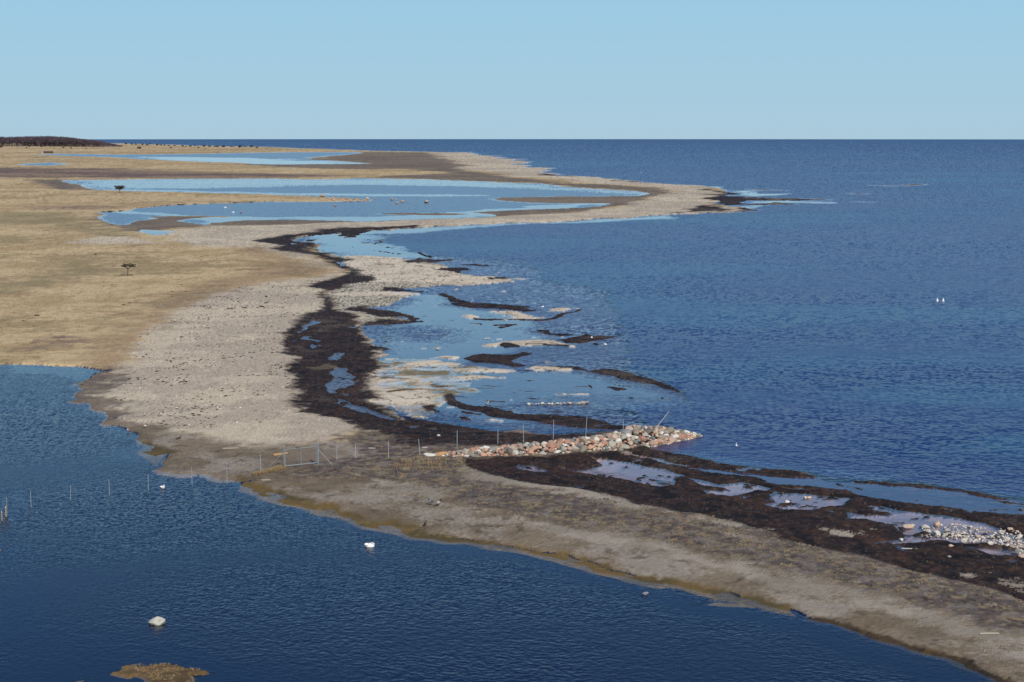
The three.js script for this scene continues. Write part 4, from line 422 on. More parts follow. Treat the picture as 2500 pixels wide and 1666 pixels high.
function wind(x, z, r, shore) {                  // 0 glassy .. 1 ruffled
  let w = 1;
  for (const c of MAP.calm) {
    const amp = c.w, ex = x + 1.4 * spread(x, z, r, 0.01, 0.06, 200) * 0.2, ez = z + 1.4 * spread(x, z, r, 0.01, 0.06, 240) * 0.2;
    const s = sd(c, ex, ez, amp); if (s > -amp) w += (c.v - w) * smooth(-amp, amp, s);
  }
  return w;
}

// ---------------------------------------------------------------- survey grid: rings and spokes round the lighthouse, closer together near it
const T = []; for (let t = 0.345, h0 = Math.sqrt(2 * EYE / EARTH); t > h0 * 1.0005;) { T.push(t); t -= t < 0.026 ? 0.00019 : t < 0.06 ? 0.0003 : 0.0004; }
const RINGS = T.map((t) => 2 * EYE / (t + Math.sqrt(Math.max(0, t * t - 2 * EYE / EARTH)))); RINGS.push(23900, 26000);
const A0 = -0.47, A1 = 0.47, DA = 0.00057, AZ = []; for (let a = A0; a < A1; a += Math.abs(a) > 0.325 ? 0.0022 : DA) AZ.push(a); AZ.push(A1);
const NA = AZ.length, NR = RINGS.length, N = NA * NR;
console.log('grid', NA, NR, N);
const PX = new Float32Array(N), PZ = new Float32Array(N), PH = new Float32Array(N), PC = new Float32Array(N * 3), KIND = new Uint8Array(N), WIND = new Float32Array(N), BODY = new Uint8Array(N);
const NAMES = Object.keys(C), CODE = Object.fromEntries(NAMES.map((n, i) => [n, i]));
for (let j = 0; j < NR; j++) for (let i = 0; i < NA; i++) {
  const k = j * NA + i, a = AZ[i], r = RINGS[j], x = Math.sin(a) * r, z = -Math.cos(a) * r;
  PX[k] = x; PZ[k] = z;
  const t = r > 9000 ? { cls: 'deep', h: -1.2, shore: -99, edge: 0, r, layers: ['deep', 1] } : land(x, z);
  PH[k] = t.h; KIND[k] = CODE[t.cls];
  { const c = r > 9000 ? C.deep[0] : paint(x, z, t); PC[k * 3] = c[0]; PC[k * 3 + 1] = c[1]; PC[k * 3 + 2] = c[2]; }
  if (t.h < 0.06) { WIND[k] = r > 9000 ? 1 : wind(x, z, r, t.shore); BODY[k] = r < 400 && sd(LAKE, x, z, 1e9) > 0 ? 1 : t.shore > 0 && r > 400 ? 2 : 0; }
}
console.log('surveyed');
const WET = -0.62;                               // floors shallower than this are seen through the water
function sheet(name, cells, height, normalAt, colorAt, material, kind, label, category) {
  const map = new Int32Array(N).fill(-1), index = []; const order = [];
  const vid = (k) => { if (map[k] < 0) { map[k] = order.length; order.push(k); } return map[k]; };
  for (const c of cells) { const a = vid(c), b = vid(c + 1), d = vid(c + NA), e = vid(c + NA + 1); index.push(a, b, e, a, e, d); }
  const n = order.length, pos = new Float32Array(n * 3), nor = new Float32Array(n * 3), col = new Float32Array(n * 3);
  order.forEach((k, i) => {
    pos[i * 3] = PX[k]; pos[i * 3 + 1] = height(k) - bend(PX[k], PZ[k]); pos[i * 3 + 2] = PZ[k];
    const q = normalAt(k); nor[i * 3] = q[0]; nor[i * 3 + 1] = q[1]; nor[i * 3 + 2] = q[2];
    const c = colorAt(k); col[i * 3] = c[0]; col[i * 3 + 1] = c[1]; col[i * 3 + 2] = c[2];
  });
  const g = new THREE.BufferGeometry();
  g.setAttribute('position', new THREE.BufferAttribute(pos, 3)); g.setAttribute('normal', new THREE.BufferAttribute(nor, 3)); g.setAttribute('color', new THREE.BufferAttribute(col, 3)); g.setIndex(index);
  const m = new THREE.Mesh(g, material); m.name = name; m.receiveShadow = m.castShadow = true; m.userData = { kind, label, category }; scene.add(m);
  console.log(name, cells.length); return m;
}
const norm = (x, y, z) => { const l = Math.hypot(x, y, z); return [x / l, y / l, z / l]; };
function groundNormal(k) {
  const j = (k / NA) | 0, i = k - j * NA, l = i ? k - 1 : k, r = i < NA - 1 ? k + 1 : k, d = j ? k - NA : k, u = j < NR - 1 ? k + NA : k;
  const ax = PX[r] - PX[l], ay = PH[r] - PH[l], az = PZ[r] - PZ[l], bx = PX[u] - PX[d], by = PH[u] - PH[d], bz = PZ[u] - PZ[d];
  return norm(ay * bz - az * by, az * bx - ax * bz, ax * by - ay * bx);
}
const groundColor = (k) => [PC[k * 3], PC[k * 3 + 1], PC[k * 3 + 2]];
const WAVES = [[0.17, 0.05], [0.4, 0.06], [0.95, 0.06], [3.2, 0.06]];
function waveSlope(k) {
  const x = PX[k], z = PZ[k], r = Math.hypot(x, z), lake = BODY[k] === 1;
  let sx = 0, sz = 0; const cell = r * DA;
  for (let o = 0; o < 4; o++) {
    const [l, w0] = WAVES[o]; if (l < cell * 1.2 || (o === 3 && r > 800)) continue;
    let w = w0 * (lake ? [0.75, 0.65, 0.2, 0.04][o] : [0.8, 1.5, 1.2, 0.45][o]);
    const f = (p, q) => noise((p * 0.93 + q * 0.36) / (l * 1.35) + o * 9.1, (q * 0.93 - p * 0.36) / l + o * 5.7), e = 0.12 * l, v = f(x, z);
    sx += w * l * (f(x + e, z) - v) / e; sz += w * l * (f(x, z + e) - v) / e;
  }
  const sp = 0.05 * smooth(150, 500, r) + 0.012; sx += sp * grit(x, z); sz += 1.6 * sp * grit(x + 5, z - 3);
  return [sx, sz];
}
function gust(x, z, r) { return 0.88 + 0.36 * spread(x * 0.6, z, r, 0.012, 0.16, 300) / Math.max(3, r * 0.045); }
function waterNormal(k) {
  const x = PX[k], z = PZ[k], r = Math.hypot(x, z), w = WIND[k] * clamp(gust(x, z, r), 0.15, 1.6), lim = Math.min(1, 0.62 * EYE / r / 0.14);
  const [sx, sz] = waveSlope(k), a = w * lim;
  return norm(-sx * a, 1, -sz * a);
}
const GREEN = lin(36, 80, 108, 0.85), VIOLET = lin(44, 52, 96, 0.85);
function waterColor(k) {                         // clear over depth, milky green over sand, dark over weed beds
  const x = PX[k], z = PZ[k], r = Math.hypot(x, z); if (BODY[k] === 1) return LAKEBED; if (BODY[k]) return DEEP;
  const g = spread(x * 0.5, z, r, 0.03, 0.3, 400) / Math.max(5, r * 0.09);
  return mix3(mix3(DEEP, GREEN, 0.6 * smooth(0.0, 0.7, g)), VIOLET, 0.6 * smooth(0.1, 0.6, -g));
}
const OBJ = { meadow: 'meadow', heath: 'meadow', olive: 'meadow', ochre: 'meadow', grassedge: 'meadow', gravel: 'shingle_beach', mud: 'mudflat', algae: 'mudflat', weedmud: 'mudflat', brown: 'bank', sand: 'sand_bank', scrub: 'scrub_ground', islet: 'bank', weed: 'seaweed_wrack', weedgreen: 'seaweed_wrack', lime: 'limestone_shelf', cobble: 'limestone_shelf', mosaic: 'limestone_shelf', reef: 'seabed', pool: 'seabed', weedpool: 'seabed', deep: 'seabed' };
const UNDER = new Uint8Array(N);
for (let j = 0; j < NR - 1; j++) for (let i = 0; i < NA - 1; i++) { const c = j * NA + i; if (Math.max(PH[c], PH[c + 1], PH[c + NA], PH[c + NA + 1]) > WET) for (let v = 0, m = 3 + 3600 / RINGS[j]; v <= m && j + v < NR - 1; v++) for (let u = Math.max(0, i - 3); u <= Math.min(NA - 2, i + 3); u++) UNDER[c + v * NA - i + u] = 1; }
const groups = {}, put = (n, c) => (groups[n] ??= []).push(c);
for (let j = 0; j < NR - 1; j++) for (let i = 0; i < NA - 1; i++) {
  const c = j * NA + i, a = PH[c], b = PH[c + 1], d = PH[c + NA], e = PH[c + NA + 1], hi = Math.max(a, b, d, e), lo = Math.min(a, b, d, e);
  if (UNDER[c]) { const kk = a === hi ? c : b === hi ? c + 1 : d === hi ? c + NA : c + NA + 1; put(OBJ[NAMES[KIND[kk]]], c); }
  if (lo < 0.004) {
    const kw = a === lo ? c : b === lo ? c + 1 : d === lo ? c + NA : c + NA + 1, body = BODY[kw];
    const rc = Math.hypot(PX[c], PZ[c]), jit = 0.22 * lodn(PX[c], PZ[c], Math.max(0.6, 0.0035 * rc), 90) + 0.5 * grit(PX[c], PZ[c]) * 0.5 + (body === 2 ? 0.3 * lodn(PX[c] * 0.22, PZ[c], 0.022 * rc, 93) : 0), wn = WIND[kw] + jit * smooth(0.02, 0.3, WIND[kw]), lev = wn < 0.22 ? 'glassy' : wn < 0.55 ? 'calm' : body || smooth(Math.log(300), Math.log(14000), Math.log(rc)) < grit(PX[c] + 7, PZ[c]) + 0.5 ? 'ruffled' : 'open';
    put((body === 1 ? 'lagoon' : body === 2 ? 'far_lagoon' : 'sea') + '/' + lev + (hi > WET + 0.02 ? '_shallow' : '') + '_water', c);
  }
}
const WORDS = {
  meadow: ['flat coastal meadow of bleached winter grass', 'meadow', 'structure'], shingle_beach: ['pale grey shingle beach curving round the bay', 'beach', 'structure'], mudflat: ['brown mud and algae along the lagoon edges', 'mud', 'structure'],
  bank: ['brown earth bank beside the dark blue lagoon', 'bank', 'structure'], sand_bank: ['pale sand strip along the spit', 'sand', 'structure'], scrub_ground: ['rough ground of grey and tan dead plants on the spit', 'scrub', 'structure'],
  seaweed_wrack: ['black brown seaweed washed up in banks along the shore', 'seaweed', 'stuff'], limestone_shelf: ['pale pinkish limestone shelf lying at the water line', 'rock shelf', 'structure'], seabed: ['shallow seabed seen through clear water', 'seabed', 'structure'],
};
for (const n of Object.keys(WORDS)) if (groups[n]) sheet(n, groups[n], (k) => PH[k], groundNormal, groundColor, vmat(n === 'seaweed_wrack' ? 0.85 : 0.97), WORDS[n][2], WORDS[n][0], WORDS[n][1]);
const water = (roughness) => new THREE.MeshPhysicalMaterial({ vertexColors: true, roughness, ior: 1.333, specularIntensity: 0.8 });
const pane = (roughness) => new THREE.MeshPhysicalMaterial({ color: 0xffffff, roughness, ior: 1.333, specularIntensity: roughness > 0.2 ? 0.72 : roughness > 0.1 ? 0.85 : 1, transmission: 1, thickness: 0 });
const white = () => [1, 1, 1];
const BODIES = { sea: ['blue sea with a light wind on it, still among the seaweed banks', [0.05, 0.15, 0.28, 0.36]], lagoon: ['dark blue lagoon with fine ripples below the tower', [0.05, 0.11, 0.22, 0.22]], far_lagoon: ['pale blue lagoons lying behind the shingle spit', [0.04, 0.1, 0.2, 0.2]] };
for (const [bn, [label, rough]] of Object.entries(BODIES)) {
  const o = new THREE.Group(); o.name = bn; o.userData = { kind: 'structure', label, category: 'water' }; scene.add(o);
  ['glassy', 'calm', 'ruffled', 'open'].forEach((lev, i) => { for (const deep of ['', '_shallow']) { const n = `${lev}${deep}_water`, cells = groups[`${bn}/${n}`]; if (cells) { const m = sheet(n, cells, () => 0, waterNormal, deep ? white : waterColor, deep ? pane(rough[i]) : water(rough[i])); m.userData = {}; o.add(m); } } });
}
{ // the sea all round, behind and beside the surveyed sector, and the lagoon at the tower's foot
  const pos = [], idx = [], rr = [20, 60, 110, 260, 700, 2000, 6000, 14000, 23900, 26000], M = 72;
  for (const r of rr) for (let i = 0; i <= M; i++) { const a = A1 + (2 * Math.PI - (A1 - A0)) * i / M, x = Math.sin(a) * r, z = -Math.cos(a) * r; pos.push(x, -bend(x, z), z); }
  for (let j = 0; j + 1 < rr.length; j++) for (let i = 0; i < M; i++) { const a = j * (M + 1) + i; idx.push(a, a + 1, a + M + 2, a, a + M + 2, a + M + 1); }
  const q = pos.length / 3; for (let i = 0; i <= 16; i++) { const a = A0 + (A1 - A0) * i / 16; for (const r of [20, RINGS[0]]) pos.push(Math.sin(a) * r, 0, -Math.cos(a) * r); }
  for (let i = 0; i < 16; i++) { const a = q + i * 2; idx.push(a, a + 2, a + 3, a, a + 3, a + 1); }
  const g = new THREE.BufferGeometry(); g.setAttribute('position', new THREE.Float32BufferAttribute(pos, 3)); g.setIndex(idx); g.computeVertexNormals();
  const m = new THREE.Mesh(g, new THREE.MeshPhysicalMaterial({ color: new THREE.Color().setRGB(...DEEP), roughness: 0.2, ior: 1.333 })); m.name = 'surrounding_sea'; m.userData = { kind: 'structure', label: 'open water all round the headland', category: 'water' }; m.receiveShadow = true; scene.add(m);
}
const hAt = (x, z) => Math.max(0, land(x, z).h) - bend(x, z);
// ---------------------------------------------------------------- boulders and stones
function boulderGeometry(seed, detail = 2, round = 0.5) {   // a worn block: a ball cut by random planes, then roughened
  const r = rng(seed); let g = mergeVertices(new THREE.IcosahedronGeometry(1, detail).deleteAttribute('uv').deleteAttribute('normal'));
  const p = g.attributes.position, cuts = Array.from({ length: 13 }, () => { const d = new THREE.Vector3(r() * 2 - 1, r() * 2 - 1, r() * 2 - 1).normalize(); return [d, 0.52 + 0.36 * r()]; }), v = new THREE.Vector3();
  for (let i = 0; i < p.count; i++) {
    v.fromBufferAttribute(p, i);
    for (const [d, k] of cuts) { const t = v.dot(d); if (t > k) v.addScaledVector(d, (k - t) * (1 - 0.25 * round)); }
    v.multiplyScalar(1 + 0.06 * noise(v.x * 2.3 + seed, v.y * 2.3 + v.z * 1.7)); p.setXYZ(i, v.x, v.y, v.z);
  }
  if (seed % 2) g = g.toNonIndexed(); g.computeVertexNormals(); return g;
}
const STONES = Array.from({ length: 12 }, (_, i) => boulderGeometry(i * 31 + 5, i % 2 ? 2 : 1, (i % 3) / 3));
const stoneTone = [[196, 152, 124], [178, 132, 108], [202, 174, 148], [146, 143, 134], [122, 122, 120], [172, 164, 148], [206, 196, 178], [160, 142, 124], [136, 128, 112], [186, 156, 136], [218, 212, 198], [112, 102, 92]];
const STONE_MAT = stoneTone.map((c) => mat(lin(...c, 0.82), 0.9));
const PALE = [5, 6, 10, 2, 3].map((i) => STONE_MAT[i]);
const grainy = (() => {                          // fine mineral grain for the bigger stones
  const n = 128, d = new Uint8Array(n * n * 4), r = rng(3);
  for (let i = 0; i < n * n; i++) { const v = 200 + 55 * r() - (r() < 0.1 ? 60 : 0); d[i * 4] = d[i * 4 + 1] = d[i * 4 + 2] = v; d[i * 4 + 3] = 255; }
  const t = new THREE.DataTexture(d, n, n); t.wrapS = t.wrapT = THREE.RepeatWrapping; t.magFilter = THREE.LinearFilter; t.needsUpdate = true; return t;
})();
function stone(o, r, size, flat, name = 'boulder') { const m = part(name, STONES[(r() * 12) | 0], STONE_MAT[(r() * 12) | 0], o); m.scale.set(size * (0.85 + 0.4 * r()), size * flat, size * (0.8 + 0.3 * r())); m.rotation.set((r() - .5) * .5, r() * 6.3, (r() - .5) * .5); return m; }

{ // breakwater of piled boulders
  const r = rng(11), base = [PIER[0].x, PIER[0].z], o = thing('breakwater', 'breakwater of piled pink, grey and white boulders running into the sea', 'breakwater', base, 0);
  const legs = []; let total = 0; for (let i = 0; i + 1 < PIER.length; i++) { const l = Math.hypot(PIER[i + 1].x - PIER[i].x, PIER[i + 1].z - PIER[i].z); legs.push(l); total += l; }
  const placed = [];
  for (let tries = 0; tries < 24000 && placed.length < 296; tries++) {
    let s = r() * total, i = 0; while (i < legs.length - 1 && s > legs[i]) s -= legs[i++];
    const a = PIER[i], b = PIER[i + 1], t = s / legs[i], h = a.h + (b.h - a.h) * t, w = 2.5 * h, u = -0.04 + 0.80 * r(), dx = (b.x - a.x) / legs[i], dz = (b.z - a.z) / legs[i];
    const x = a.x + dx * s + dz * u * w, z = a.z + dz * s - dx * u * w, big = tries < 350 ? 0.54 : tries < 3000 ? 0.37 : 0.28, size = big * (0.75 + 0.5 * r()) * clamp(0.55 + 0.35 * h, 0.6, 1.1);
    const y = Math.max(0, (h * Math.pow(Math.sin(Math.PI * clamp(u, 0, 1)), 0.7)) * (0.9 + 0.1 * r()) - 0.1);
    if (placed.some((q) => Math.hypot(q[0] - x, (q[1] - y) * 1.0, q[2] - z) < (q[3] + size) * 0.64)) continue;
    placed.push([x, y, z, size]);
    const m = stone(o, r, size, 0.62 + 0.3 * r()); m.position.set(x - base[0], y, z - base[1]);
    const k = r(); m.material = STONE_MAT[k < 0.36 ? [0, 1, 2, 9, 7, 1][(r() * 6) | 0] : k < 0.66 ? [3, 4, 8, 7, 11][(r() * 5) | 0] : [5, 6, 10, 2][(r() * 4) | 0]];
  }
  { const m = part('boulder', STONES[3], STONE_MAT[10], o); m.position.set(0.3, 0.3, 0.0); m.scale.set(0.95, 0.36, 0.5); }                       // long white block at the landward end
  { const m = part('boulder', STONES[5], STONE_MAT[9], o); m.position.set(1.9, 0.32, -0.1); m.scale.set(0.75, 0.42, 0.5); m.material = mat(lin(206, 150, 96, 0.82)); }
  const rub = []; for (let n = 0; n < 1500; n++) { let s = r() * total, i = 0; while (i < legs.length - 1 && s > legs[i]) s -= legs[i++]; const a = PIER[i], b = PIER[i + 1], t = s / legs[i], h = a.h + (b.h - a.h) * t, w = 2.5 * h, u = -0.12 + 0.9 * r(), dx = (b.x - a.x) / legs[i], dz = (b.z - a.z) / legs[i], x = a.x + dx * s + dz * u * w, z = a.z + dz * s - dx * u * w, q = 0.10 + 0.17 * r(), c = stoneTone[(r() * 12) | 0]; rub.push({ x, y: Math.max(0, h * Math.pow(Math.sin(Math.PI * clamp(u, 0, 1)), 0.7) * (0.82 + .16 * r()) - 0.1), z, ry: r() * 6, s: [q, q * .75, q], c: lin(...c, 0.8) }); }
  scatter('rubble', STONES[2], 0, rub, 'small rubble packed between the breakwater boulders', 'rubble', mat([1, 1, 1]));
  console.log('breakwater boulders', placed.length);
  const top = PIER[11], bar = thing('iron_bar', 'slanting pale metal bar sticking out of the breakwater boulders', 'bar', [top.x + 0.3, top.z - 2.2], 1.2);
  const g = new THREE.CylinderGeometry(0.045, 0.045, 3.4, 8); g.translate(0, 1.5, 0); g.rotateZ(-0.66); part('shaft', g, mat(lin(196, 194, 188), 0.5), bar); part('collar', new THREE.CylinderGeometry(0.08, 0.08, 0.1, 8).translate(0, 2.9, 0).rotateZ(-0.66), mat(lin(150, 148, 140), 0.6), bar);
}
function single(name, list, label, group, mats, seed, sink = 0.25, flat = 0.65, cat = 'stone') {
  const r = rng(seed);
  list.forEach(([x, z, w], i) => {
    const o = new THREE.Mesh(STONES[(r() * 12) | 0], mats[(r() * mats.length) | 0]); o.name = numbered(name); const s = w / 2;
    o.scale.set(s * 1.05, s * flat * (0.8 + 0.4 * r()), s * (0.8 + 0.3 * r())); o.rotation.y = r() * 6.3; o.position.set(x, Math.max(-0.05, hAt(x, z)) + s * flat * (1 - 2 * sink), z); o.castShadow = o.receiveShadow = true;
    scene.add(tag(o, typeof label === 'function' ? label(i) : label, cat, group));
  });
}
single('row_stone', SITE.stoneRow, (i) => i === 0 ? 'small pale stone ending the stone row on its beach side' : i === 17 ? 'upright stone ending the stone row on its seaward side' : i === 16 ? 'long low stone beside the upright one in the stone row' : i === 11 ? 'whitest stone inside the row standing in the calm bay' : 'pale stone in a short row standing in calm water off the seaweed bar', 'row of pale stones in the bay', PALE, 21, 0.2, 0.62);
single('lagoon_stone', SITE.barStones.slice(1), (i) => i >= 20 ? 'lone stone standing in open lagoon water away from the stony point' : 'tan stone heaped with others on the tip of the grassy lagoon point', 'stones off the lagoon point', [0, 2, 5, 7, 9].map((i) => STONE_MAT[i]), 22, 0.2, 0.6);
single('lagoon_boulder', [[SITE.barStones[0][0], SITE.barStones[0][1], 3.4]], 'big pale boulder topping the stony tip of the lagoon point', null, [STONE_MAT[5]], 23, 0.15, 0.9, 'boulder');
single('shore_stone', SITE.pebbleBig, (i) => i === 14 ? 'white stone alone on black seaweed just below the pebbles' : i === 15 ? 'white stone alone on black seaweed farthest from the pebbles' : i === 25 ? 'pale flat stone on a seaweed lump beside the pool' : i === 26 || i === 27 ? 'one of two pale stones touching in the small pool' : i === 0 ? 'big tan stone at the edge of the pebbles with a smaller one against it' : i === 1 ? 'smaller stone leaning against a big tan one at the pebbles' : 'white stone lying among the small pebbles in the shallow pool', 'white stones on the south shore', [5, 6, 10, 6, 2].map((i) => STONE_MAT[i]), 24, 0.25, 0.62);
{ // the lone boulder in the near lagoon
  const [x, z, w] = SITE.bigBoulder, g = boulderGeometry(77, 4, 0.2), p = g.attributes.position, c = new Float32Array(p.count * 3);
  for (let i = 0; i < p.count; i++) {
    let y = p.getY(i); const rr = Math.hypot(p.getX(i), p.getZ(i)); y = y > 0 ? 0.92 * Math.pow(Math.max(0, 1 - Math.pow(rr, 1.5) * 0.93), 0.7) + 0.05 * noise(p.getX(i) * 5, p.getZ(i) * 5) : y * 0.5;
    p.setY(i, y); const q = smooth(0.1, 0.6, noise(p.getX(i) * 3.1 + 4, p.getZ(i) * 3.1) + 0.5 * noise(p.getX(i) * 9, p.getZ(i) * 9)), k = mix3(lin(196, 192, 176, 0.8), lin(150, 150, 132, 0.8), q), e = mix3(k, lin(60, 56, 46, 0.8), smooth(0.1, 0.0, y)); c.set(e, i * 3);
  }
  g.setAttribute('color', new THREE.BufferAttribute(c, 3)); g.computeVertexNormals();
  const o = new THREE.Mesh(g, vmat(0.95)); o.name = 'lone_boulder'; o.scale.set(w / 2 * 1.06, 0.62, w / 2 * 0.8); o.position.set(x, -0.03, z - 0.1); o.rotation.y = 0.2; o.castShadow = o.receiveShadow = true;
  scene.add(tag(o, 'lone pale boulder with a peaked top rising from the dark lagoon', 'boulder'));
}
function scatter(name, geo, n, spots, label, category, material) {   // uncountable small stuff: one object
  const m = new THREE.InstancedMesh(geo, material, spots.length), q = new THREE.Object3D(); m.name = name;
  spots.forEach((s, i) => { q.position.set(s.x, s.y, s.z); q.rotation.set(s.rx || 0, s.ry || 0, s.rz || 0); q.scale.set(...s.s); q.updateMatrix(); m.setMatrixAt(i, q.matrix); if (s.c) m.setColorAt(i, new THREE.Color().setRGB(...s.c)); });
  m.castShadow = m.receiveShadow = true; m.userData = { kind: 'stuff', label, category }; scene.add(m); return m;
}
function inside(poly, x, z) { let k = false; for (let i = 0, j = poly.length - 1; i < poly.length; j = i++) if ((poly[j][1] > z) !== (poly[i][1] > z) && x < (poly[i][0] - poly[j][0]) * (z - poly[j][1]) / (poly[i][1] - poly[j][1]) + poly[j][0]) k = !k; return k; }
function sprinkle(poly, n, seed, make) { const r = rng(seed), xs = poly.map((p) => p[0]), zs = poly.map((p) => p[1]), x0 = Math.min(...xs), x1 = Math.max(...xs), z0 = Math.min(...zs), z1 = Math.max(...zs), out = []; for (let t = 0; out.length < n && t < n * 30; t++) { const x = x0 + (x1 - x0) * r(), z = z0 + (z1 - z0) * r(); if (inside(poly, x, z)) { const s = make(x, z, r); if (s) out.push(s); } } return out; }
const PEBBLE = boulderGeometry(9, 1, 0.8);
const pebbleTones = [[214, 204, 186], [196, 184, 166], [226, 218, 202], [168, 152, 138], [180, 160, 142]].map((c) => lin(...c, 0.82));
scatter('pebbles', PEBBLE, 0, sprinkle(SITE.pebbleField, 620, 31, (x, z, r) => { if (n2(x, z, 4, 70) + 0.3 < r() * 0.9) return null; const s = 0.07 + 0.16 * r() * r(); return { x, y: hAt(x, z) + s * 0.2, z, ry: r() * 6, s: [s, s * 0.7, s * 0.9], c: pebbleTones[(r() * 5) | 0] }; }), 'white pebbles heaped in the shallow pool on the south shore', 'pebbles', mat([1, 1, 1]));
{ // loose stones, dark wrack clumps on the shingle
  const beach = [[-62, -205], [-48, -200], [-22, -205], [-18, -240], [-30, -300], [-45, -340], [-25, -380], [-40, -420], [-95, -380], [-80, -310], [-70, -240]];
  scatter('beach_stones', PEBBLE, 0, sprinkle(beach, 2600, 32, (x, z, r) => { const t = land(x, z); if (t.cls !== 'gravel') return null; const s = 0.06 + 0.12 * r() * r(), d = r() < 0.25; return { x, y: t.h + s * 0.2, z, ry: r() * 6, s: [s, s * 0.6, s], c: d ? lin(84 + 30 * r(), 74 + 26 * r(), 70, 0.8) : pebbleTones[(r() * 5) | 0] }; }), 'loose stones strewn over the shingle beach', 'stones', mat([1, 1, 1]));
  const clump = boulderGeometry(15, 1, 0.9);
  scatter('wrack_clumps', clump, 0, sprinkle(beach, 900, 33, (x, z, r) => { const t = land(x, z); if (t.cls !== 'gravel' || n2(x, z, 9, 71) < 0.12) return null; const s = 0.10 + 0.22 * r() * r(); return { x, y: t.h + s * 0.1, z, ry: r() * 6, s: [s * 1.3, s * 0.4, s], c: lin(62 + 20 * r(), 52 + 14 * r(), 46, 0.8) }; }), 'dark clumps of dried seaweed scattered on the shingle', 'seaweed', mat([1, 1, 1]));
  const spit = [[-22, -180], [0, -182], [30, -166], [62, -140], [66, -112], [40, -122], [10, -144], [-22, -168]];
  scatter('scrub_plants', clump, 0, sprinkle(spit, 4200, 34, (x, z, r) => { const t = land(x, z); if (t.cls !== 'scrub') return null; const s = 0.05 + 0.11 * r() * r(), k = n2(x, z, 2.4, 72) + 0.3 * (r() - .5); return { x, y: t.h, z, ry: r() * 6, s: [s * 1.4, s * 0.7, s], c: k > 0.2 ? lin(126 + 18 * r(), 111 + 15 * r(), 88, 0.75) : lin(86 + 24 * r(), 77 + 22 * r(), 70 + 14 * r(), 0.75) }; }), 'low dead plants covering the rough middle of the spit', 'plants', mat([1, 1, 1]));
}
// ---------------------------------------------------------------- grass
const tuft = (() => { const r = rng(41), g = []; for (let i = 0; i < 22; i++) { const a = r() * 6.3, l = 0.5 + 0.5 * r(), d = 0.12 * r(), e = d + (0.15 + 0.4 * r()) * l, w = 0.012; const t = new THREE.BufferGeometry(); t.setAttribute('position', new THREE.Float32BufferAttribute([Math.cos(a) * d - Math.sin(a) * w, 0, Math.sin(a) * d + Math.cos(a) * w, Math.cos(a) * d + Math.sin(a) * w, 0, Math.sin(a) * d - Math.cos(a) * w, Math.cos(a) * e, l, Math.sin(a) * e], 3)); t.computeVertexNormals(); g.push(t); } return mergeGeometries(g); })();
const straw = (r) => lin(160 + 30 * r(), 136 + 26 * r(), 96 + 20 * r(), 0.75);
scatter('dry_grass', tuft, 0, [...sprinkle(SITE.tuftZone, 160, 42, (x, z, r) => ({ x, y: hAt(x, z) - 0.02, z, ry: r() * 6, s: [0.6, 0.25 + 0.35 * r(), 0.6], c: straw(r) })), ...sprinkle(SITE.tuftGate, 420, 43, (x, z, r) => ({ x, y: hAt(x, z) - 0.02, z, ry: r() * 6, s: [0.7, 0.2 + 0.25 * r(), 0.7], c: straw(r) })),
  ...sprinkle(SITE.islet, 260, 44, (x, z, r) => n2(x, z, 1.1, 73) > -0.05 ? { x, y: hAt(x, z) - 0.02, z, ry: r() * 6, s: [0.5, 0.07 + 0.2 * r() * r(), 0.5], c: straw(r) } : null)], 'dry pale grass tufts by the gate, the breakwater and on the islet', 'grass', mat([1, 1, 1], 0.9, { side: THREE.DoubleSide }));

